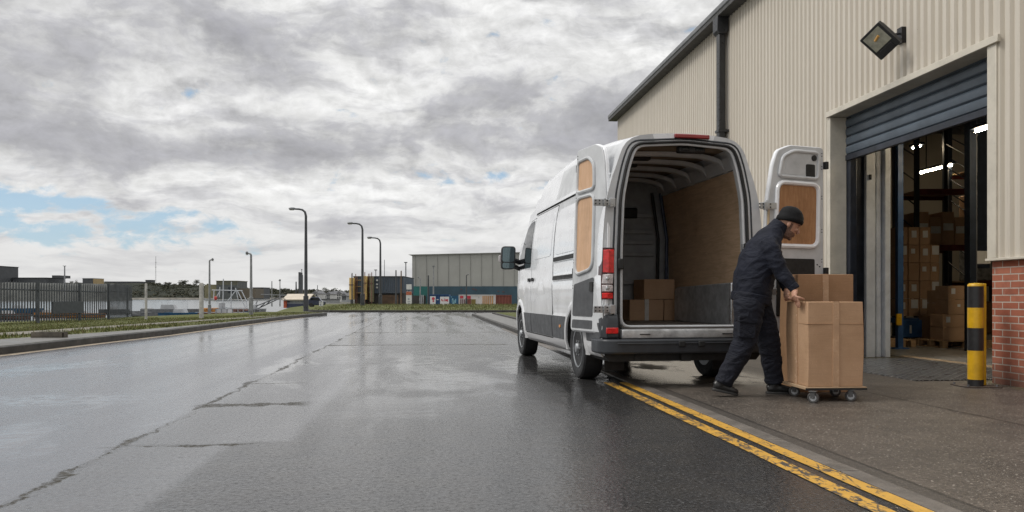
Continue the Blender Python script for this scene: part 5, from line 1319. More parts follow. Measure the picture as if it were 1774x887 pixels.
M_WRAP = mat('white_wrapped_load', (.36, .36, .36, 1), .3, var=.5, scale=6, bump=.4, bscale=9)
for i, z in enumerate((.0, 1.33, 2.73)):
    for j in range(3):
        m = MB(); w_ = .36; m.prism(rounded([(-w_, -.35), (w_, -.35), (w_, .35), (-w_, .35)], .06), lambda a, b, t: b2_+Vector((-h2+.50+j*.85+a, .5+b, t)), z, z+.80+.08*((i+j) % 2)); o = m.build('wrapped_load', M_WRAP if (i+j) % 2 else M_CARD2, None, bevel=.03)
        tag(o, 'wrapped load on a shelf of the farther dark rack', 'load', 'loads on the farther rack')
sb = Vector((X_at(1697, 14.5), 14.5, 0)); zc = H+(HOR-446)/F*14.5
o = thing('notice_board', 'blank pale notice board hung on the dark post in the doorway', 'sign', sb+Vector((0, 0, zc)))
m = MB(); m.box(-.20, .20, -.01, .01, -.12, .12); a_ = m.build('board', M_LABEL, None); a_.parent = o
m = MB(); m.box(-.03, .03, -.02, .02, -.19, -.12); m.box(-.2, .2, .012, .03, -.20, 3.0); a_ = m.build('hanger', M_RACKD, None); a_.parent = o
pd = thing('steel_column', 'dark steel column inside the doorway near the right jamb', 'column', Vector((X_at(1681, 13.2), 13.2, ZI)))
m = MB(); m.box(-.055, .055, -.08, .08, 0, 5.6); a_ = m.build('column_shaft', M_RACKD, None); a_.parent = pd
m = MB(); m.box(.055, .068, -.08, -.07, 0, 5.6); a_ = m.build('column_edge', M_STEEL_IN, None); a_.parent = pd
# strip lights
M_TUBE = emis('lit_tube', '#ffe9c4', 130.0)
def strip_light(px, py, Y, L, label, group=None, rz=TR):
    c0 = at(px, py, Y)
    if L > 2: c0 = c0-rf(0, L/2-.3, 0)          # unseen extra length behind the right jamb, added to light the cartons
    o = thing('strip_light', label, 'light', c0, rz, group)
    m = MB(); m.tube([Vector((0, -L/2, 0)), Vector((0, L/2, 0))], .019, 8); a_ = m.build('tube', M_TUBE, None); a_.parent = o
    m = MB(); m.box(-.07, .07, -L/2-.05, L/2+.05, .035, .09); m.box(-.01, .01, -L*.3, -L*.3+.02, .09, 1.0); m.box(-.01, .01, L*.3, L*.3+.02, .09, 1.0); a_ = m.build('fitting', M_RACKD, None); a_.parent = o
strip_light(1621, 293, 21.0, 1.3, 'brightest lit strip light inside the warehouse, above the racks')
for i, (px, py, Y) in enumerate(((1588, 255, 19.0), (1604, 318, 30), (1652, 332, 30), (1688, 326, 31), (1690, 338, 34), (1713, 221, 12.4))):
    strip_light(px, py, Y, .30 if i < 5 else 2.6, ['lit strip light nearest the raised shutter', 'small lit strip light deep over the left racks', 'small lit strip light deep behind the middle rack', 'small lit strip light deep by the right column', 'lowest lit strip light deep by the right column', 'lit strip light close to the right door jamb'][i])
# ------------------------------------------------------------------ street lamps and posts
M_LAMPD = mat('dark_grey_pole', (.040, .043, .047, 1), .45, var=.2, scale=5); M_LAMPG = mat('galvanised_pole', (.22, .225, .23, 1), .5, .2, var=.2, scale=5)
M_HEAD = mat('lamp_head_grey', (.14, .145, .15, 1), .45, var=.2)
M_LENS = mat('lamp_lens', (.40, .40, .38, 1), .2)
def lamp(px, pyb, pyt, Y, arm, label, mt, group=None, r=.07, z=None):
    zb = z if z is not None else H+(HOR-pyb)/F*Y; zt_ = H+(HOR-pyt)/F*Y; h = zt_-zb; b = Vector((X_at(px, Y), Y, zb))
    o = thing('street_lamp', label, 'street lamp', b, 0, group); s = 1 if arm > 0 else -1; A = abs(arm)/F*Y
    m = MB(); m.tube([Vector((0, 0, 0)), Vector((0, 0, .9)), Vector((0, 0, .92)), Vector((0, 0, h*.55)), Vector((0, 0, h-.45*A)), Vector((s*.06*A, 0, h-.20*A)), Vector((s*.22*A, 0, h-.06*A)), Vector((s*.45*A, 0, h-.01)), Vector((s*.72*A, 0, h))], [r*1.5, r*1.5, r, r*.9, r*.72, r*.65, r*.6, r*.55, r*.5], 10); a_ = m.build('pole', mt, None, ang=50); a_.parent = o
    m = MB(); L = A*.42; c0 = Vector((s*(.68*A), 0, h))
    m.loft([[c0+Vector((s*t*L, w_*math.cos(q_), hh*math.sin(q_)+.02)) for q_ in [2*math.pi*i/10 for i in range(10)]] for t, w_, hh in ((0, .05, .04), (.15, .11, .07), (.6, .14, .08), (.95, .09, .05), (1, .03, .02))]); a_ = m.build('lamp_head', M_HEAD, None, ang=50); a_.parent = o
    m = MB(); m.box(min(s*.25*L, s*.85*L)+c0.x, max(s*.25*L, s*.85*L)+c0.x, -.09, .09, h-.075, h-.045); g_ = m.build('lamp_lens', M_LENS, None); g_.parent = a_
    m = MB(); m.box(-r*1.1, r*1.1, -r*1.58, -r*1.2, .25, .75); d_ = m.build('access_door', mt, None); d_.parent = o
lamp(530, 539.5, 362, 46, -27, 'tallest street lamp, dark pole with arm to the left, by the kerb end', M_LAMPD, r=.10)
lamp(628, 531, 387, 56, -24, 'dark street lamp between the tallest lamp and the shorter dark one', M_LAMPD, r=.10)
lamp(659, 531, 412, 60, -21, 'dark street lamp nearest the pale warehouse, right of the others', M_LAMPD, r=.09)
lamp(435, 549, 439, 36, -8, 'thin grey street lamp beside the moored blue fishing boat', M_LAMPG, r=.065)
lamp(363, 536, 450, 44, 6, 'thin grey street lamp with short right arm behind the white post', M_LAMPG, r=.06, z=-.4)
def mast(px, pyb, pyt, Y, label, mt=None, r=.08, heads=0, group=None, name='floodlight_mast', cat='mast'):
    zb = H+(HOR-pyb)/F*Y; h = (pyb-pyt)/F*Y; o = thing(name, label, cat, Vector((X_at(px, Y), Y, zb)), 0, group)
    m = MB(); m.tube([Vector((0, 0, 0)), Vector((0, 0, h))], [r, r*.6], 8); a_ = m.build('pole', mt or M_LAMPG, None); a_.parent = o
    if heads:
        m = MB(); s = heads/F*Y; m.box(-s, s, -.1, .1, h-.05, h+.12); m.box(-s, -s*.5, -.3, .1, h-.05, h+.3*s); m.box(s*.5, s, -.3, .1, h-.05, h+.3*s); a_ = m.build('lamp_heads', M_HEAD, None); a_.parent = o
mast(703, 531, 455, 140, 'tall yard floodlight mast left of the pale warehouse', M_LAMPG, .16, 2.6)
mast(751, 531, 462, 95, 'yard light mast standing in front of the pale warehouse wall', M_LAMPG, .10, 1.6)
mast(742, 531, 477, 78, 'plain dark post left of the yard light before the pale warehouse', M_LAMPD, .11)
lamp(808, 534, 476, 70, 4, 'thin lamp post in front of the striped container', M_LAMPD, r=.06)
lamp(728, 531, 481, 84, -4, 'small pale lamp post at the left end of the pale warehouse', M_LAMPG, r=.07)
mast(112, 512, 461, 300, 'thin floodlight mast behind the steel fence', M_LAMPG, .35, 2.4)
mast(610, 531, 473, 100, 'dark post at the left end of the yellow columns', M_LAMPD, .10)
mast(666, 522, 450, 160, 'thin aerial behind the blue clad building', M_LAMPG, .10)
mast(686, 530, 468, 95, 'dark post right of the blue clad wall', M_LAMPD, .12)
mast(695, 530, 469, 96, 'rusty brown post left of the white board', mat('rusty_post', (.12, .075, .045, 1), .7, var=.3), .12)
mast(651, 520, 468, 150, 'short crossed mast behind the dark street lamps', M_LAMPG, .12, 2.4)
mast(471, 531, 487, 75, 'thin grey pole on the quay left of the boat with the sloped ramp', M_LAMPG, .07)
mast(485, 531, 486, 82, 'thin pale pole with a small head near the tan roofed boathouse', M_LAMPG, .07, 1.0)
mast(513, 511, 488, 130, 'short dark pole behind the tan roofed boathouse', M_LAMPD, .15)
mast(550, 515, 494, 160, 'thin pale pole among the white houses', M_LAMPG, .12)
# concrete posts at the quay
M_CONC = mat('pale_concrete', (.36, .35, .33, 1), .75, var=.2, scale=6, dirt=.4, bump=.3)
for px, pyb, pyt, Y, w_, lb in ((253, 554.5, 491, 34, .095, 'slim pale concrete post standing on the grass right of the steel fence'), (349, 555, 490, 31, .145, 'thick pale concrete post on the grass in front of the blue boat')):
    zb = H+(HOR-pyb)/F*Y; b = Vector((X_at(px, Y), Y, zb)); h = (pyb-pyt)/F*Y
    o = thing('concrete_post', lb, 'post', b)
    m = MB(); m.loft([[Vector((a*f_, c_*f_, z)) for a, c_ in rounded([(-w_/2, -w_/2), (w_/2, -w_/2), (w_/2, w_/2), (-w_/2, w_/2)], .03, 2)] for z, f_ in ((-.3, 1.04), (h-.03, .96), (h-.012, .9), (h, .8))]); a_ = m.build('shaft', M_CONC, None, ang=30); a_.parent = o
    m = MB(); m.tube([Vector((-w_*.6, 0, h-.25)), Vector((w_*.6, 0, h-.25))], .02, 6); a_ = m.build('fixing', M_LAMPG, None); a_.parent = o
# ------------------------------------------------------------------ palisade fence
M_PAL = mat('galvanised_pale', (.064, .071, .078, 1), .55, .2, var=.25, scale=3, dirt=.3)
def palisade(A, B, zA, zB, hA, label, dens, bar2=True):
    d = B-A; L = d.length; t = d.normalized(); nrm = Vector((-t.y, t.x, 0)); o = thing('palisade_fence', label, 'fence', Vector((A.x, A.y, zA)), 0)
    m = MB(); n = int(L/dens)
    for i in range(n+1):
        f_ = i/n; c0 = A+d*f_; zb = zA+(zB-zA)*f_; h = hA*(1+.0*f_)+random.uniform(-.015, .015); w_ = .047
        a, b = c0-t*w_, c0+t*w_; q_ = nrm*.025
        ring_ = lambda z, k_: [a.lerp(c0, k_)+q_*0+Vector((0, 0, z)), c0-q_+Vector((0, 0, z)), b.lerp(c0, k_)+Vector((0, 0, z)), c0-q_*.6+nrm*.012+Vector((0, 0, z))]
        m.loft([ring_(zb+.04, 0), ring_(zb+h-.14, 0), ring_(zb+h, .85)])
    a_ = m.build('pales', M_PAL, o, ang=20)
    for f0 in (.17, .80):
        m = MB(); m.tube([A+nrm*.04+Vector((0, 0, zA+hA*f0)), B+nrm*.04+Vector((0, 0, zB+hA*f0))], .032, 4); m.build('rail', M_PAL, o)
    k_ = 0
    while k_ <= L+.1:
        f_ = min(1, k_/L); c0 = A+d*f_; zb = zA+(zB-zA)*f_; m = MB(); m.box(c0.x-.05, c0.x+.05, c0.y+.03, c0.y+.11, zb-.2, zb+hA+.02); m.build('fence_post', M_PAL, o); k_ += 2.75
fa, fb, fc = Vector((-21.9, 26.4, 0)), Vector((X_at(182, 38), 38, 0)), Vector((X_at(228, 41.5), 41.5, 0))
fa = Vector((X_at(-20, 30.5), 30.5, 0))
zf_ = lambda py, Y: H+(HOR-py)/F*Y
palisade(fa, fb, zf_(561, 30.5), zf_(555, 38), (561-487)/F*31.5, 'long grey steel palisade fence along the grass at the left', .165)
palisade(fb+Vector((.1, .05, 0)), fc, zf_(555, 38), zf_(552.5, 41.5), (554-493)/F*39.5, 'short lower end section of the grey palisade fence', .165)
pnl = thing('blank_sign', 'plain dark grey panel fixed to the back of the palisade fence', 'panel', Vector((X_at(120, 35.2), 35.2, .5)), math.atan2(fb.y-fa.y, fb.x-fa.x))
m = MB(); m.box(-1.05, 1.05, .03, .05, -.30, .22); a_ = m.build('sheet', mat('dark_panel', (.055, .062, .068, 1), .6), None); a_.parent = pnl
m = MB(); m.box(-1.07, 1.07, .05, .075, .20, .235); m.box(-1.07, 1.07, .05, .075, -.31, -.28); a_ = m.build('panel_frame', M_PAL, None); a_.parent = pnl
# stones along the left path
b = gp(84, 585, KZ); o = MB(); 
o.loft([[Vector((b.x+x_*(1+.1*math.sin(9*x_)), b.y+y_, z)) for x_, y_ in ((-.32, -.08), (.32, -.07), (.33, .1), (-.3, .1))] for z in (.1, .22, .24)]); o = o.build('stone_block', mat('mossy_stone', (.05, .042, .030, 1), .9, var=.4, scale=5, bump=.7, bscale=14), None, bevel=.03); tag(o, 'low brown mossy stone block in the grass before the steel fence', 'stone')

# ------------------------------------------------------------------ far shore
M_HILL = None
k = N(bpy.data.materials.new('scrub_hillside')); c = k.coord()
cc = k.mix(k.step(k.noise(c, .02, 7, .7), .35, .65), (.016, .019, .012, 1), (.034, .034, .021, 1)); cc = k.mix(k.math('MULTIPLY', k.step(k.noise(c, .09, 5, .7), .48, .64), .7), cc, (.030, .036, .025, 1))
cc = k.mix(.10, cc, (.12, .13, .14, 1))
M_HILL = k.out(cc, .95, 0, k.bump(k.noise(c, .08, 5, .7), 1, 6), .1)
from mathutils import noise as mn
m = MB(); rows = []
skyl = [(-60, 489), (30, 489), (120, 491), (180, 490), (230, 491), (275, 493), (330, 495), (380, 499), (430, 501), (480, 502), (520, 503), (560, 505), (620, 506), (700, 508), (900, 509)]
for px in range(-160, 920, 8):
    row = []
    for f_, Y in ((0, 990), (.12, 1000), (.4, 1030), (.75, 1075), (1, 1120), (.9, 1400)):
        zt_ = H+(HOR-interp(skyl, px))/F*1120; n_ = mn.noise(Vector((px*.03, f_*3, 0)))*2.5+mn.noise(Vector((px*.12, f_*5, 2)))*1.6
        row.append(Vector((X_at(px, 1050)*(Y/1050)**.4, Y, -2.2+(zt_+2.2)*f_+(n_ if .2 < f_ else .3*n_))))
    rows.append(row)
m.loft(rows, 0, False, False); struct(m.build('hills', M_HILL, ang=70))
m = MB(); rows = []
for px in range(-200, 262, 6):
    top_ = H+(HOR-interp([(-200, 489.5), (30, 489.5), (110, 491), (180, 491.5), (197, 492), (204, 519), (209, 530), (262, 530)], px))/F*640
    rows.append([Vector((X_at(px, 640)*(Y_/640)**.3, Y_, max(-2.3, -2.2+(top_+2.2)*f_+mn.noise(Vector((px*.07, f_*4, 5)))*(.8 if f_ else 0)))) for f_, Y_ in ((0, 612), (.55, 622), (.85, 632), (1, 645), (1, 668), (0, 672))])
m.loft(rows, 0, False, False); struct(m.build('headland', mat('dark_headland', (.050, .052, .047, 1), .95, var=.4, scale=.08), ang=70))
m = MB(); m.loft([[Vector((X_at(px, 985), 985, -2.2)), Vector((X_at(px, 985), 986, -.4+.5*mn.noise(Vector((px*.1, 0, 0))))), Vector((X_at(px, 985), 1004, .4))] for px in range(-160, 620, 12)], 0, False, False); struct(m.build('far_beach', mat('shore_stones', (.15, .14, .12, 1), .9, var=.3, scale=.1), ang=60))
M_LEAFS = [mat('leaf_dark', (.022, .027, .015, 1), .85, var=.35, scale=.6), mat('leaf_olive', (.044, .047, .024, 1), .85, var=.35, scale=.6), mat('leaf_tan', (.075, .068, .042, 1), .85, var=.3, scale=.6)]
def crown(m, c0, rx, ry, rz_, n, s):
    lobes = [(c0+Vector((random.uniform(-.55, .55)*rx, random.uniform(-.5, .5)*ry, random.uniform(-.5, .55)*rz_)), random.uniform(.35, .6)) for _ in range(7)]
    for _ in range(n):
        l, k_ = random.choice(lobes); d_ = Vector((random.gauss(0, 1), random.gauss(0, 1), random.gauss(0, 1))).normalized()*random.random()**.4
        p = l+Vector((d_.x*rx, d_.y*ry, d_.z*rz_))*k_
        a, b = Vector((random.gauss(0, 1), random.gauss(0, 1), random.gauss(0, 1))).normalized()*s, Vector((random.gauss(0, 1), random.gauss(0, 1), random.gauss(0, 1))).normalized()*s
        m.add([p-a*.5-b*.4, p+a*.5, p+b*.6], [(0, 1, 2)], random.choice((0, 1, 1)) if d_.z < .2 else random.choice((0, 1, 1, 2, 2)))
m = MB()
for px in range(215, 640, 3):
    for _ in range(5):
        f_ = random.random(); Y = 1000+115*f_; zt_ = (H+(HOR-interp(skyl, px))/F*1120)*f_
        if random.random() < .9: crown(m, Vector((X_at(px, 1050)+random.uniform(-3, 3), Y, zt_+.5)), random.uniform(3, 6), 4, random.uniform(1.6, 3.0), 30, 2.2)
o = m.build('scrub', M_LEAFS, ang=0, recalc=False); tag(o, 'far dull green scrub covering the hillside across the water', 'scrub', kind='stuff')
M_BARK = mat('bark', (.06, .05, .04, 1), .9, var=.3)
def tree(px, pyb, Y, w_, h_, label, group=None, n=420):
    zb = H+(HOR-pyb)/F*Y; W_ = w_/F*Y; Hh = h_/F*Y; b = Vector((X_at(px, Y), Y, zb)); t = thing('tree', label, 'tree', b, 0, group)
    m = MB(); m.tube([Vector((0, 0, -Hh*.1)), Vector((W_*.03, 0, Hh*.35)), Vector((0, 0, Hh*.7))], [W_*.05, W_*.035, W_*.01], 6)
    for q_ in range(4): a = q_*1.6; m.tube([Vector((0, 0, Hh*(.3+.06*q_))), Vector((W_*.3*math.cos(a), W_*.3*math.sin(a), Hh*(.6+.05*q_)))], [W_*.025, W_*.008], 5)
    a_ = m.build('trunk', M_BARK, None); a_.parent = t
    m = MB(); crown(m, Vector((0, 0, Hh*.58)), W_*.62, W_*.5, Hh*.52, n, W_*.10); a_ = m.build('crown', M_LEAFS, None, ang=0, recalc=False); a_.parent = t
GT = 'round dark trees on the skyline above the white houses'
for px, w_, h_ in ((564, 11, 12), (575, 8, 11), (584, 12, 11)): tree(px, 510, 420, w_, h_, 'round dark tree on the skyline above the white houses', GT)
tree(542, 508, 430, 11, 8, 'low spreading tree left of the skyline trees above the houses')
for px, w_, h_, lb in ((124, 8, 8, 'small bare looking tree left of the tan ended shed'), (133, 8, 10, 'bushier small tree touching the tan ended shed'), (318, 16, 10, 'wide tree on the hill left of the blocky harbour building'), (341, 12, 11, 'rounded tree on the hill beside the blocky harbour building'), (292, 9, 6, 'small tree on the hill right of the radio mast')): tree(px, 495, 950, w_, h_, lb)

# ------------------------------------------------------------------ far buildings
M_DKCLAD = mat('dark_grey_sheeting', (.060, .064, .068, 1), .6, var=.15, scale=.4); M_DKROOF = mat('dark_roof', (.045, .047, .050, 1), .6, var=.2, scale=.3)
M_TAN = mat('tan_sheeting', (.33, .24, .11, 1), .6, var=.15, scale=.3); M_OLIVE = mat('olive_sheeting', (.17, .155, .085, 1), .6, var=.2, scale=.3); M_WINF = mat('far_window', (.03, .035, .04, 1), .2)
def block(name, label, px0, px1, pyt, pyb, Y, dep, mt, roof=None, lip=.5, ridge=0, cat='building', extra=None, group=None):
    zb = min(H+(HOR-pyb)/F*Y, 0); zt_ = H+(HOR-pyt)/F*Y; x0, x1 = X_at(px0, Y), X_at(px1, Y)
    o = thing(name, label, cat, Vector(((x0+x1)/2, Y, zb)), 0, group)
    m = MB(); m.box(x0, x1, Y, Y+dep, zb-1, zt_); m.build('walls', mt, o)
    m = MB(); 
    if ridge: m.prism([(x0-lip, zt_), (x1+lip, zt_), (x1+lip, zt_+.1), ((x0+x1)/2, zt_+ridge), (x0-lip, zt_+.1)], lambda a, b, t: Vector((a, t, b)), Y-lip, Y+dep+lip)
    else: m.box(x0-lip, x1+lip, Y-lip, Y+dep+lip, zt_+.002, zt_+lip*.8)
    m.build('roof', roof or M_DKROOF, o)
    return o, x0, x1, zb, zt_
def slats(o, x0, x1, z0, z1, Y, n, mt, name='wall_ribs', w_=.12):
    m = MB()
    for i in range(n+1): x_ = x0+(x1-x0)*i/n; m.box(x_-w_, x_+w_, Y-.12, Y-.003, z0, z1)
    m.build(name, mt, o)
o, x0, x1, zb, zt_ = block('industrial_building', 'tall dark sheeted building on the skyline at the far left', -60, -5, 461, 500, 700, 30, M_DKCLAD); slats(o, x0, x1, 0, zt_, 700, 24, M_DKROOF)
o, *_ = block('industrial_building', 'long low dark building on the skyline behind the steel fence', 22, 80, 481.5, 500, 720, 31, M_DKCLAD)
m = MB(); m.box(X_at(90, 722), X_at(103, 722), 722, 740, H+33.6/F*722*.99, H+38/F*722); m.build('roof_plant', M_DKROOF, o)
o, x0, x1, zb, zt_ = block('shed', 'shed with dark side and tan yellow end on the far skyline', 143, 161, 482.5, 500, 680, 18, M_DKCLAD, lip=.3)
m = MB(); m.box(x1+.01, x1+.28, 680.2, 697.8, 0, zt_-.1); m.build('tan_end', M_TAN, o); 
o, *_ = block('long_shed', 'very long low dark shed along the hilltop left of the radio mast', 181, 240, 488, 500, 1125, 50, M_DKCLAD, lip=.4)
block('hut', 'small dark hut on the hilltop just left of the radio mast', 252, 262, 485.5, 497, 1124, 12, M_DKCLAD, lip=.6)
# lattice radio mast
Y = 1122; b = Vector((X_at(270, Y), Y, H+(HOR-494)/F*Y)); o = thing('radio_mast', 'tall thin lattice radio mast on the hill across the water', 'mast', b); h = 50/F*Y
m = MB()
for sx, sy in ((-1, -1), (1, -1), (0, 1)): m.tube([Vector((sx*.7, sy*.7, 0)), Vector((sx*.12, sy*.12, h))], .13, 5)
for i in range(14): z0_, z1_ = h*i/14, h*(i+1)/14; s0, s1 = .7-.58*i/14, .7-.58*(i+1)/14; m.tube([Vector((-s0, -s0, z0_)), Vector((s1, -s1, z1_))], .07, 4)
a_ = m.build('lattice', M_LAMPG, None); a_.parent = o
m = MB(); 
for z, w_ in ((.62, 1.5), (.78, 1.3)): m.box(-w_, w_, -.1, .1, h*z, h*z+.35)
a_ = m.build('cross_arms', M_LAMPG, None); a_.parent = o
# blocky harbour building
o, x0, x1, zb, zt_ = block('harbour_building', 'blocky dark harbour building with olive parapet across the water', 375, 411, 487, 512, 800, 30, mat('grey_green_sheeting', (.075, .082, .078, 1), .6, var=.2, scale=.2), M_OLIVE, lip=.6)
slats(o, x0, x1, zt_-4.0, zt_-.1, 800, 22, M_OLIVE, 'parapet_ribs', .18)
m = MB(); m.box(x0-13, x0-.02, 802, 835, 0, zt_-3.5); m.build('lower_wing', M_OLIVE, o)
m = MB(); m.box(x1+.02, X_at(441, 800), 803, 830, 0, zt_-7.5); m.build('lower_wing', mat('brown_sheeting', (.12, .10, .07, 1), .7), o)
m = MB(); m.box(x1-7, x1-5.5, 799.6, 799.99, zt_-8, zt_-4); m.box(x0+12, x0+18, 799.6, 799.99, zt_-12, zt_-6); m.build('window', M_WINF, o)
block('low_terrace', 'low grey terrace on the far shore right of the harbour building', 438, 456, 498.5, 512, 860, 24, M_DKCLAD, lip=.5)
# shore boats: pale specks along the far waterline
GSB = 'tiny pale boats moored along the far shore'
M_HULLW = mat('white_hull', (.52, .52, .50, 1), .4, var=.15, scale=.5); M_CABIN = mat('pale_cabin', (.40, .41, .42, 1), .4, var=.2, scale=.5)
def small_boat(p, L, label, group, cab=True, mt=None):
    o = thing('boat', label, 'boat', p, random.uniform(-.3, .3), group); m = MB(); B_ = L*.16
    m.loft([[Vector((x_*L, y_*B_*w_, z*L)) for y_, z in ((-1, .13), (-.75, .02), (0, -.03), (.75, .02), (1, .13))] for x_, w_ in ((-.5, .8), (-.2, 1), (.2, .9), (.42, .45), (.5, .05))], 0, False, False); m.box(-.48*L, .2*L, -B_*.8, B_*.8, .07*L, .09*L)
    a_ = m.build('hull', mt or M_HULLW, None, recalc=False); a_.parent = o
    if cab: m = MB(); m.prism([(-.22*L, .09*L), (.02*L, .09*L), (-.02*L, .20*L), (-.20*L, .20*L)], lambda a, b, t: Vector((a, t, b)), -B_*.6, B_*.6); a_ = m.build('cabin', M_CABIN, None); a_.parent = o
    return o
for px in (356, 364, 392, 431, 448, 452, 459, 476): small_boat(Vector((X_at(px, 960), 960+random.uniform(-6, 6), -1.9)), random.uniform(5.5, 8), 'tiny pale boat moored along the far shore', GSB)
# chimney tower
Y = 300; b = Vector((X_at(521, Y), Y, -.4)); o = thing('tower', 'dark square tower with a small top mast beyond the boathouse', 'tower', b); h = H+(HOR-471.5)/F*Y+.4; hw_ = 3.2/F*Y
m = MB(); m.box(-hw_, hw_, -hw_, hw_, 0, h-1); a_ = m.build('shaft', M_DKCLAD, None); a_.parent = o
m = MB(); m.box(-hw_, -hw_*.1, -hw_, hw_, h-1, h); m.box(hw_*.3, hw_, -hw_, 0, h-1, h-.2); m.tube([Vector((hw_*.55, 0, h-1)), Vector((hw_*.55, 0, h+.9))], .12, 6); m.ball((hw_*.55, 0, h+1.0), .25, 5); a_ = m.build('tower_head', M_DKCLAD, None); a_.parent = o
# ------------------------------------------------------------------ white houses
M_HW = mat('white_render', (.50, .50, .48, 1), .8, var=.12, scale=.6); M_HG = mat('grey_render', (.28, .29, .29, 1), .8, var=.12, scale=.6); M_SLATE = mat('slate_roof', (.13, .13, .135, 1), .7, var=.2, scale=.8)
hs_ = [(541, 551, 509, 'hipped'), (553, 563, 513, 'x'), (565, 572, 510, 'x'), (573, 581, 508, 'x'), (583, 591, 509, 'x'), (592, 600, 513, 'x'), (600, 606, 511, 'x')]
hl_ = ['white house with grey roof farthest left in the row by the water', 'low pale cabin second from the left in the row of houses', 'narrow grey house left of the middle of the row', 'white house in the middle of the row of houses', 'grey gabled house right of the middle of the row', 'low white house before the last in the row', 'small grey house nearest the yellow columns']
for i, (a, b_, yt, _) in enumerate(hs_):
    Y = 230+17*((i*3) % 5); o, x0, x1, zb, zt_ = block('house', hl_[i], a, b_, yt, 531, Y, 9, M_HW if i % 2 == 0 or i == 3 else M_HG, M_SLATE, lip=.25, ridge=.9, cat='house')
    for sx in (.28, .72):
        for z in (.35, .75):
            m = MB(); c_ = x0+(x1-x0)*sx; zz_ = max(zb, 0)+(zt_-max(zb, 0))*z; m.box(c_-.22, c_+.22, Y-.05, Y-.003, zz_-.25, zz_+.3); m.build('window', M_WINF, o)
o, x0, x1, zb, zt_ = block('industrial_building', 'pale flat yard building between the tower and the houses', 545, 570, 519, 532, 190, 12, M_HG, lip=.2)
# boathouse on the quay
Y = 104; ba, bb = X_at(496, Y), X_at(534, Y); z0_ = -.5; o = thing('boathouse', 'boathouse with tan tin roof and orange red end post on the quay', 'boathouse', Vector(((ba+bb)/2, Y, z0_)))
zE = H+(HOR-518)/F*Y; zR = H+(HOR-509)/F*Y
m = MB(); m.box(ba+.1, bb, Y, Y+4, z0_, zE); m.build('walls', mat('pale_blue_boards', (.30, .32, .36, 1), .6, var=.2, scale=1), o)
m = MB(); m.prism([(Y-.5, zE-.05), (Y+2, zR), (Y+4.5, zE-.05), (Y+4.5, zE-.17), (Y+2, zR-.12), (Y-.5, zE-.17)], lambda a, b, t: Vector((t, a, b)), ba-.4, bb+.2); m.build('roof', mat('tan_tin_roof', (.48, .42, .33, 1), .5, var=.12, scale=.8, dirt=.3), o)
m = MB(); m.box(ba-.30, ba+.10, Y-.25, Y+.2, z0_, zE-.1); m.build('corner_post', mat('orange_red_paint', (.38, .075, .030, 1), .5, var=.15), o)
for x_ in (.12, .34, .48, .62, .84):
    c_ = ba+(bb-ba)*x_; m = MB(); m.box(c_-.16, c_+.16, Y-.05, Y-.003, z0_+.75, zE-.3); m.build('window', M_WINF if x_ < .2 else M_CABIN, o)
m = MB(); m.box(ba+.1, bb, Y-.06, Y-.004, z0_, z0_+.55); m.build('plinth', mat('navy_boards', (.05, .06, .11, 1), .6), o)
m = MB(); m.tube([Vector((X_at(452, 100), 100, H+5/F*100)), Vector((X_at(496, 102), 102, H+3/F*100+.02))], .06, 6); m.tube([Vector((ba, Y, zE-.1)), Vector((ba-.1, Y-1, zE+.1))], .05, 5); o2 = m.build('jib', M_LAMPG, o)
# ------------------------------------------------------------------ parked dark car by the boathouse
Y = 88; c0 = Vector((X_at(549, Y), Y, -.18)); o = thing('parked_car', 'dark blue car parked beside the boathouse at the road end', 'car', c0, .15)
M_CARB = mat('dark_blue_paint', (.018, .026, .055, 1), .25, spec=.6)
prof = rounded([(-1.0, .22), (1.0, .22), (1.02, .62), (.55, .74), (.28, 1.12), (-.62, 1.14), (-.95, .78)], .10, 3)
m = MB(); m.prism(prof, lambda a, b, t: Vector((a*.92, t, b)), -.62, .62); a_ = m.build('body', M_CARB, None, bevel=.05); a_.parent = o
m = MB(); m.prism([(-.75, .78), (.42, .76), (.24, 1.07), (-.60, 1.08)], lambda a, b, t: Vector((a*.9, t, b)), -.635, .635); a_ = m.build('side_window', M_GLASS, None); a_.parent = o
for sx in (-.56, .56):
    for sy in (-.56, .56): m = MB(); m.lathe([(.06, -.09), (.22, -.09), (.24, -.05), (.24, .05), (.22, .09), (.06, .09)], Matrix.Translation((sx, sy, .24)) @ Matrix.Rotation(math.pi/2, 4, 'Z'), 18); a_ = m.build('wheel', M_TYRE, None); a_.parent = o
# ------------------------------------------------------------------ boats in the harbour
M_BLUEH = mat('blue_hull', (.018, .075, .15, 1), .4, var=.2, scale=1, dirt=.3); M_PIPEW = mat('white_gantry', (.45, .47, .49, 1), .5, var=.1); M_ORB = mat('orange_nets', (.32, .13, .02, 1), .8, var=.5, scale=3); M_BRN = mat('brown_gear', (.14, .07, .05, 1), .8, var=.4, scale=3)
Y = 112; s_ = Y/F; bx = X_at(393, Y); o = thing('fishing_boat', 'blue fishing boat with white gantry moored behind the grass', 'boat', Vector((bx, Y, -2.0)))
L = 96*s_; zg = H+(HOR-541)*s_; zk = H+(HOR-547)*s_
def hull(par, bx, Y, L, zg, zk, mt, beam):
    m = MB(); rows = []
    for x_, w_, dz in ((-.5, .75, .06), (-.42, .95, .02), (0, 1, 0), (.3, .85, .03), (.44, .45, .12), (.5, .05, .18)):
        rows.append([Vector((bx+x_*L, Y+beam/2*(1-w_)*0+beam*.5*w_*sy_, zz_+ (dz*L*.25 if zz_ == zg else 0))) for sy_, zz_ in ((-1, zg), (-.85, (zg+zk)/2), (-.5, zk), (.5, zk), (.85, (zg+zk)/2), (1, zg))])
    m.loft(rows, 0, False, False); m.loft([[r[0]+Vector((0, .08, -.15)), r[5]+Vector((0, -.08, -.15))] for r in rows], 0, False, False); return m.build('hull', mt, par, recalc=False)
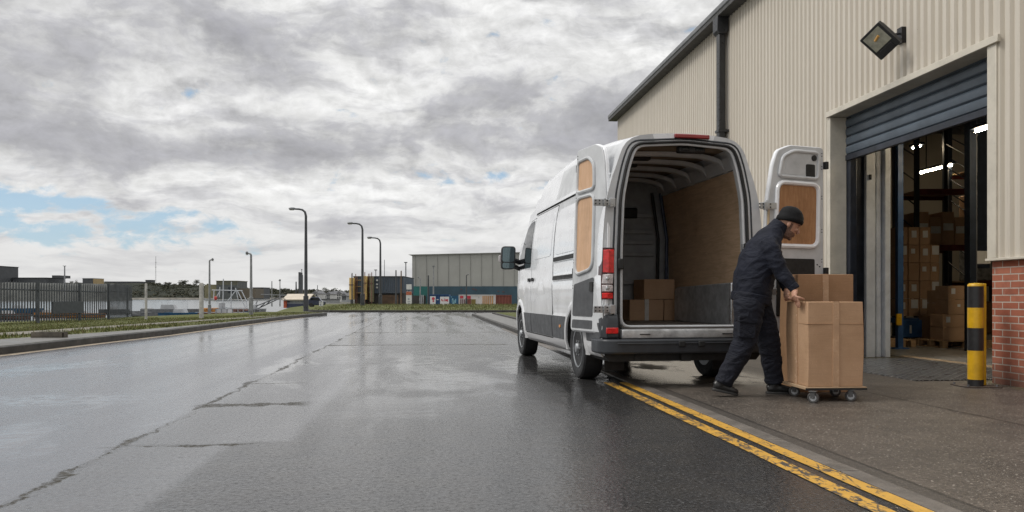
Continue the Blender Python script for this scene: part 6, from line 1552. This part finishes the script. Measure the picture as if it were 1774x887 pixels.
hull(o, bx, Y, L, zg, zk-.5, M_BLUEH, 3.2)
m = MB(); m.box(bx-L*.49, bx+L*.44, Y-1.68, Y-1.58, zg-.08, zg+.06); m.build('rubbing_strake', M_PIPEW, o)
GX = lambda px: X_at(px, Y); GZ = lambda py: H+(HOR-py)*s_
m = MB()
for a, b_ in (((367, 502.5), (420, 503.5)), ((371, 503), (370, 520)), ((387, 483), (386, 541)), ((401, 488), (400, 540)), ((395, 521), (409, 503)), ((409, 502), (413, 521)), ((411, 503), (425, 532)), ((418, 503), (427, 521)), ((381, 497), (380, 515)), ((372, 520), (381, 505)), ((408, 499), (409, 503)), ((427, 521), (428, 535)), ((389, 533), (428, 533))): m.tube([Vector((GX(a[0]), Y, GZ(a[1]))), Vector((GX(b_[0]), Y, GZ(b_[1])))], .07, 6)
m.build('gantry', M_PIPEW, o)
m = MB(); m.box(GX(353), GX(381), Y-1.2, Y+1, zg-.1, GZ(533.5)); m.build('orange_gear', M_ORB, o, bevel=.1)
m = MB(); 
for a, b_ in ((396, 401), (405, 413), (414, 421), (423, 432)): m.box(GX(a), GX(b_), Y-.9, Y+.7, zg-.1, GZ(random.uniform(534, 536.5)))
m.build('deck_gear', M_BRN, o, bevel=.08)
m = MB(); m.ball((GX(374.5), Y-.2, GZ(516.5)), (.22, .12, .30), 8); m.build('lifebuoy', mat('red_ring', (.42, .05, .04, 1), .5), o)
m = MB(); m.box(GX(382), GX(388), Y-.8, Y+.5, zg-.1, GZ(524)); m.build('wheelhouse', M_CABIN, o, bevel=.05)
# pontoon with crane to the right
Y = 98; s_ = Y/F; GX = lambda px: X_at(px, Y); GZ = lambda py: H+(HOR-py)*s_
o = thing('work_boat', 'grey work boat with sloping dark loading ramp beside the quay', 'boat', Vector((GX(452), Y, -2)))
hull(o, GX(446), Y, 26*s_, GZ(536), GZ(544), M_LAMPG, 2.0)
m = MB()
for a, b_ in (((442, 531), (485, 512)), ((446, 535), (486, 514)), ((452, 531), (454, 526)), ((462, 527), (464, 521)), ((440, 534), (441, 522))): m.tube([Vector((GX(a[0]), Y, GZ(a[1]))), Vector((GX(b_[0]), Y+1, GZ(b_[1])))], .07, 6)
m.build('loading_ramp', M_LAMPD, o)
m = MB(); m.box(GX(438), GX(444), Y-.5, Y+.5, GZ(536), GZ(527)); m.build('wheelhouse', M_CABIN, o, bevel=.05)
# small craft behind the fence and to its right
hb = [(40, 541, 90, 4.2, M_BLUEH, 'blue open boat seen through the left part of the fence'), (90, 546, 78, 3.0, M_ORB, 'orange boat seen through the fence below the dark panel'), (20, 549, 74, 3.2, M_BRN, 'brown boat low behind the left end of the fence'), (150, 547, 80, 2.8, M_ORB, 'small orange boat behind the middle of the fence'), (200, 541, 95, 3.4, M_DKCLAD, 'dark boat behind the short end section of the fence'), (262, 545, 84, 3.6, M_LAMPG, 'grey boat between the fence and the slim concrete post'), (305, 546, 82, 5.2, M_LAMPG, 'long grey boat between the two concrete posts'), (322, 549, 76, 3.8, M_BLUEH, 'blue boat low in front of the long grey boat'), (398, 551, 66, 4.2, M_BRN, 'brown skiff low in front of the blue fishing boat')]
for px, py, Y, L, mt, lb in hb:
    Y = 2.42*F/(py-HOR-2); o = small_boat(Vector((X_at(px, Y), Y, -1.95)), L*1.75, lb, None, True, mt)
    if px in (262, 305): 
        m = MB(); p0 = Vector((X_at(px, Y), Y, -1.2))
        m.tube([p0+Vector((-1.2, 0, 0)), p0+Vector((-1.2, 0, 1.5)), p0+Vector((1.6, 0, 1.5)), p0+Vector((1.6, 0, 0))], .04, 6); m.build('rail', M_PIPEW, o)
# jetty in front of the water
Y = 70
o = thing('jetty', 'low grey floating jetty with railings by the moored boats', 'jetty', Vector((X_at(300, Y), Y, -2.0)))
m = MB(); m.box(X_at(228, Y), X_at(352, Y), Y+18, Y+20, -2.1, -1.45); m.build('deck', M_LAMPG, o)
m = MB()
for px in range(230, 352, 12): m.box(X_at(px, Y)-.05, X_at(px, Y)+.05, Y+18, Y+18.1, -1.45, -.35)
m.box(X_at(228, Y), X_at(352, Y), Y+18.02, Y+18.08, -.42, -.35); m.build('railing', M_LAMPG, o)
# ------------------------------------------------------------------ yellow column plant and blue clad building
M_BCLAD = mat('blue_grey_cladding', (.060, .085, .115, 1), .55, var=.18, scale=.4); M_YCOL = mat('yellow_column', (.62, .44, .16, 1), .55, var=.18, scale=.6, dirt=.3); M_DKB = mat('dark_brick_base', (.035, .033, .030, 1), .8, var=.3, scale=.6)
Y = 125; s_ = Y/F; GX = lambda px: X_at(px, Y); GZ = lambda py: H+(HOR-py)*s_
o = thing('plant_building', 'low dark blue clad plant building behind the street lamps', 'building', Vector((GX(660), Y, -.3)))
m = MB(); m.box(GX(613), GX(699), Y, Y+13, GZ(508), GZ(479.5)); m.build('clad_walls', M_BCLAD, o)
slats(o, GX(613), GX(699), GZ(508), GZ(480), Y, 26, mat('cladding_rib', (.080, .085, .095, 1), .55), 'wall_ribs', .035)
m = MB(); m.box(GX(612), GX(699.6), Y-.15, Y+13.1, GZ(479.5), GZ(478.3)); m.build('roof_edge', M_DKROOF, o)
m = MB(); m.box(GX(613.5), GX(698.5), Y+.3, Y+12.6, -.4, GZ(508)-.01); m.build('base_wall', M_DKB, o)
m = MB(); m.box(GX(660), GX(690), Y-.05, Y+.29, -.3, GZ(511)); m.build('brown_doors', mat('brown_doors', (.075, .045, .025, 1), .8, var=.4, scale=.7), o)
m = MB(); 
for z in (487, 494, 499.5): m.box(GX(652), GX(655), Y-.2, Y-.01, GZ(z), GZ(z-2.8))
m.build('window', M_HULLW, o)
cl_lab = ['broad yellow steel column at the left corner of the blue clad building', 'yellow steel column behind the second dark street lamp', 'pale olive column right of the yellow columns']
for (a, b_, yt, yb, lb, mt) in ((608.5, 615.5, 481.5, 519, cl_lab[0], M_YCOL), (630, 638, 478.5, 519, cl_lab[1], M_YCOL), (643.5, 649, 479, 523, cl_lab[2], M_OLIVE)):
    c_ = thing('yellow_column' if mt is M_YCOL else 'olive_column', lb, 'column', Vector((GX((a+b_)/2), Y-1.6, -.3)))
    m = MB(); w_ = (GX(b_)-GX(a))/2; m.box(-w_, w_, 0, 1.2, GZ(yb)+.3, GZ(yt)+.3); a_ = m.build('casing', mt, None, bevel=.04); a_.parent = c_
    m = MB(); m.box(-w_*.5, w_*.5, .3, .9, 0, GZ(yb)+.3); a_ = m.build('leg', M_DKB, None); a_.parent = c_
    m = MB(); m.tube([Vector((w_*.4, -.15, .3)), Vector((w_*.4, -.15, GZ(yt)+.9))], .07, 6); m.box(-w_*1.1, w_*1.1, -.05, -.002, GZ(yt)-.9, GZ(yt)-.75); a_ = m.build('pipe', M_BRN, None); a_.parent = c_
c_ = thing('pipe_rack', 'rack of thin brown pipes between the two yellow columns', 'pipes', Vector((GX(625), Y-.35, -.3)))
m = MB()
for px in (617, 619.5, 635, 639, 641.5, 646): m.tube([Vector((GX(px)-GX(625), random.uniform(-.3, .3), 0)), Vector((GX(px)-GX(625), 0, GZ(random.uniform(474, 480))+.3))], .06, 6)
a_ = m.build('pipes', M_BRN, None); a_.parent = c_
m = MB()
for py in (486, 497, 508): m.box(GX(615)-GX(625), GX(648)-GX(625), .1, .2, GZ(py)+.3, GZ(py)+.42)
a_ = m.build('rails', M_TAN, None); a_.parent = c_
# boards by the pale warehouse
M_WBOARD = mat('white_board', (.56, .56, .55, 1), .5, var=.06, scale=1); M_REDP = mat('red_print', (.42, .03, .05, 1), .5); M_GREYP = mat('grey_print', (.22, .24, .27, 1), .5)
Y = 76; s_ = Y/F; GX = lambda px: X_at(px, Y); GZ = lambda py: H+(HOR-py)*s_
def board(px0, px1, pyt, pyb, label, marks=(), posts=True, mt=None, Yb=None):
    o = thing('sign_board', label, 'sign', Vector((GX((px0+px1)/2), Y, 0)))
    m = MB(); m.box(GX(px0), GX(px1), Y, Y+.06, GZ(pyb), GZ(pyt)); b_ = m.build('panel', mt or M_WBOARD, o)
    if posts: m = MB(); m.box(GX(px0)+.05, GX(px0)+.13, Y+.062, Y+.14, -.1, GZ(pyt)); m.box(GX(px1)-.13, GX(px1)-.05, Y+.062, Y+.14, -.1, GZ(pyt)); m.build('posts', M_LAMPG, o)
    for fn in marks: mm = MB(); mt2 = fn(mm); mm.build('printed_mark', mt2, b_)
    return o
def disc(px, py, r, mt): 
    def f_(mm): mm.prism([(GX(px)+r*s_*math.cos(q_), GZ(py)+r*s_*math.sin(q_)) for q_ in [2*math.pi*i/18 for i in range(18)]], lambda a, b, t: Vector((a, t, b)), Y-.012, Y-.002); return mt
    return f_
def bars(rs, mt):
    def f_(mm):
        for a, b_, c_, d_ in rs: mm.box(GX(a), GX(b_), Y-.012, Y-.002, GZ(d_), GZ(c_))
        return mt
    return f_
board(704, 713, 492.5, 501.5, 'blank white board mounted high left of the pale warehouse')
board(703.5, 713.2, 505, 528.5, 'tall white board with orange red band left of the pale warehouse', (bars([(703.6, 713.1, 505.2, 511)], mat('orange_band', (.36, .10, .05, 1), .5)), disc(708, 518, 1.5, M_GREYP), bars([(706, 711, 522, 523), (707, 710, 525, 526)], M_GREYP)))
board(745, 754.6, 513.2, 529.2, 'small white board with round red mark before the blue hoarding', (disc(750.6, 517.3, 2.6, M_REDP), bars([(749.5, 752, 520.5, 523)], M_REDP)))
board(762.4, 778, 514, 529.8, 'wide white board with red lettering like marks before the hoarding', (bars([(764.5, 766, 518, 521), (766.6, 768, 519.5, 522), (770, 771.2, 517, 522), (771.8, 774, 518.5, 520), (774.2, 776, 518, 522.5)], M_REDP), disc(773, 520.5, 1.3, M_REDP), bars([(771, 773, 526, 527.5)], M_GREYP)))
b = Vector((GX(643.5), 56, .28)); o = thing('utility_box', 'small white utility box with dark marks on the far grass bank', 'box', b)
hw_ = 3.0/F*56; m = MB(); m.box(-hw_, hw_, -.12, .12, 0, 9/F*56); a_ = m.build('cabinet', M_WBOARD, None, bevel=.01); a_.parent = o
m = MB(); m.box(-hw_*.8, hw_*.7, -.135, -.121, .29, .36); m.box(-hw_*.4, hw_*.2, -.135, -.121, .06, .2); a_ = m.build('dark_marks', M_GREYP, None); a_.parent = o
# ------------------------------------------------------------------ pale warehouse
Y = 150; s_ = Y/F; GX = lambda px: X_at(px, Y); GZ = lambda py: H+(HOR-py)*s_
o = thing('pale_warehouse', 'large grey panelled warehouse with teal lower band at the road end', 'warehouse', Vector((GX(800), Y, -.3)))
M_GRYW = mat('grey_panel_wall', (.31, .31, .285, 1), .65, var=.10, scale=.12, dirt=.15); M_TEAL = mat('teal_band', (.018, .075, .085, 1), .6, var=.2, scale=.3); M_TEAL2 = mat('dark_teal_band', (.028, .062, .085, 1), .6, var=.2, scale=.3)
xr = GX(990)
m = MB(); m.prism([(GX(714), GZ(496)), (xr, GZ(496)), (xr, GZ(436)), (GX(714), GZ(442))], lambda a, b, t: Vector((a, t, b)), Y, Y+45); m.build('upper_wall', M_GRYW, o)
m = MB(); m.prism([(GX(712), GZ(441.9)), (xr, GZ(435.9)), (xr, GZ(434.8)), (GX(707.5), GZ(441.0))], lambda a, b, t: Vector((a, t, b)), Y-.3, Y+45.3); m.build('roof_edge', mat('pale_roof_edge', (.33, .33, .31, 1), .5), o)
m = MB(); 
for i, px in enumerate(range(720, 985, 19)): m.box(GX(px)-.035, GX(px)+.035, Y-.06, Y-.003, GZ(496), GZ(442-(px-714)*6/276)-.1)
m.build('panel_joints', mat('panel_joint', (.20, .20, .185, 1), .7), o)
m = MB(); m.box(GX(714), GX(741), Y-.25, Y-.01, -.4, GZ(496.2)); m.build('teal_wall', mat('green_teal', (.015, .105, .095, 1), .55, var=.25, scale=.3), o)
m = MB(); m.box(GX(741)+.01, xr, Y-.25, Y-.01, -.4, GZ(496.2)); m.build('teal_wall', M_TEAL2, o)
m = MB(); m.box(GX(715), GX(738), Y-.55, Y-.26, -.3, GZ(512)); m.build('dark_bays', M_DKB, o)
m = MB()
for px in (729, 731.5, 734): m.tube([Vector((GX(px), Y-.8, -.3)), Vector((GX(px), Y-.8, GZ(511)))], .07, 6)
m.build('pale_pipes', M_CABIN, o)
m = MB()
for px, py, w_ in ((798, 500.5, 2.6), (818, 500, 4), (823, 501.5, 3), (862, 504, 3), (870, 505, 4)): m.box(GX(px), GX(px+w_), Y-.30, Y-.26, GZ(py+1.2), GZ(py))
m.build('sign_marks', mat('dull_red_marks', (.12, .045, .035, 1), .6), o)
# containers and hoardings in front
Y = 82; s_ = Y/F; GX = lambda px: X_at(px, Y); GZ = lambda py: H+(HOR-py)*s_
def container(px0, px1, pyt, label, mt, dep=2.4, corr=0, stripes=None, name='container', extra=None):
    o = thing(name, label, 'container', Vector((GX((px0+px1)/2), Y, -.1)))
    m = MB(); x0, x1 = GX(px0), GX(px1)
    if corr:
        pr = []; n = int((x1-x0)/.28)
        for i in range(n): x_ = x0+(x1-x0)*i/n; w_ = (x1-x0)/n; pr += [(x_, Y), (x_+w_*.4, Y), (x_+w_*.5, Y+.04), (x_+w_*.9, Y+.04)]
        pr += [(x1, Y), (x1, Y+dep), (x0, Y+dep)]
        m.prism(pr, lambda a, b, t: Vector((a, b, t)), -.05, GZ(pyt))
    else: m.box(x0, x1, Y, Y+dep, -.05, GZ(pyt))
    b_ = m.build('shell', mt, o, ang=15)
    m = MB(); m.box(x0-.02, x1+.02, Y-.03, Y+.06, GZ(pyt)-.06, GZ(pyt)+.03); m.box(x0-.02, x0+.06, Y-.03, Y-.002, -.05, GZ(pyt)-.06); m.box(x1-.06, x1+.02, Y-.03, Y-.002, -.05, GZ(pyt)-.06); m.build('edge_frame', mt, o)
    for rs, mt2 in (stripes or ()):
        m = MB()
        for a, b2, c_, d_ in rs: m.box(GX(a), GX(b2), Y-.03, Y-.004, GZ(d_), GZ(c_))
        m.build('painted_stripes', mt2, b_)
    return o
M_BLUEC = mat('blue_container', (.010, .050, .14, 1), .5, var=.2, scale=.6); M_CYANP = mat('pale_cyan_print', (.20, .38, .45, 1), .5, var=.3, scale=1); M_OCH = mat('ochre_stripe', (.40, .19, .05, 1), .5, var=.2, scale=1); M_REDC = mat('rust_red_container', (.16, .045, .030, 1), .6, var=.2, scale=.6, dirt=.3); M_WSTR = mat('white_stripe_wall', (.50, .48, .46, 1), .5, var=.12, scale=.6); M_MAR = mat('maroon_stripe', (.12, .06, .065, 1), .5, var=.2)
container(740, 777.5, 510.5, 'dark blue container behind the two white boards', M_BLUEC, corr=1, stripes=(([(756.5, 760, 518.5, 519.8)], M_WBOARD),))
container(778.2, 794, 513, 'bright blue container with pale splash print', mat('bright_blue_container', (.010, .075, .15, 1), .5, var=.25, scale=.8), stripes=(([(783, 785.5, 517, 524), (784, 787.5, 520, 527), (788.5, 790, 518, 525), (781, 783, 513.8, 515)], M_CYANP),))
container(795, 858.5, 511, 'long white container with red panels and ochre stripes', M_WSTR, corr=0, stripes=(([(797, 802.5, 512.5, 517), (809, 815.5, 512.5, 517.5)], M_REDP), ([(797.5, 799.2, 518.5, 530), (800.6, 802.2, 518.5, 530), (803.6, 805.6, 518.5, 530)], M_MAR), ([(808, 816, 518, 530.5)], M_REDC), ([(816.5, 824, 518.5, 529.5)], mat('olive_panel', (.16, .12, .03, 1), .6)), ([(836+q_*3.3, 837.8+q_*3.3, 512.5, 530.8) for q_ in range(6)], M_OCH), ([(829, 830, 514, 516)], M_GREYP)))
container(859, 886, 511.5, 'plain rust red container at the right end of the row', M_REDC, corr=1)
SC.cycles.denoising_prefilter = 'NONE'
SC.cycles.denoising_input_passes = 'RGB_ALBEDO_NORMAL'
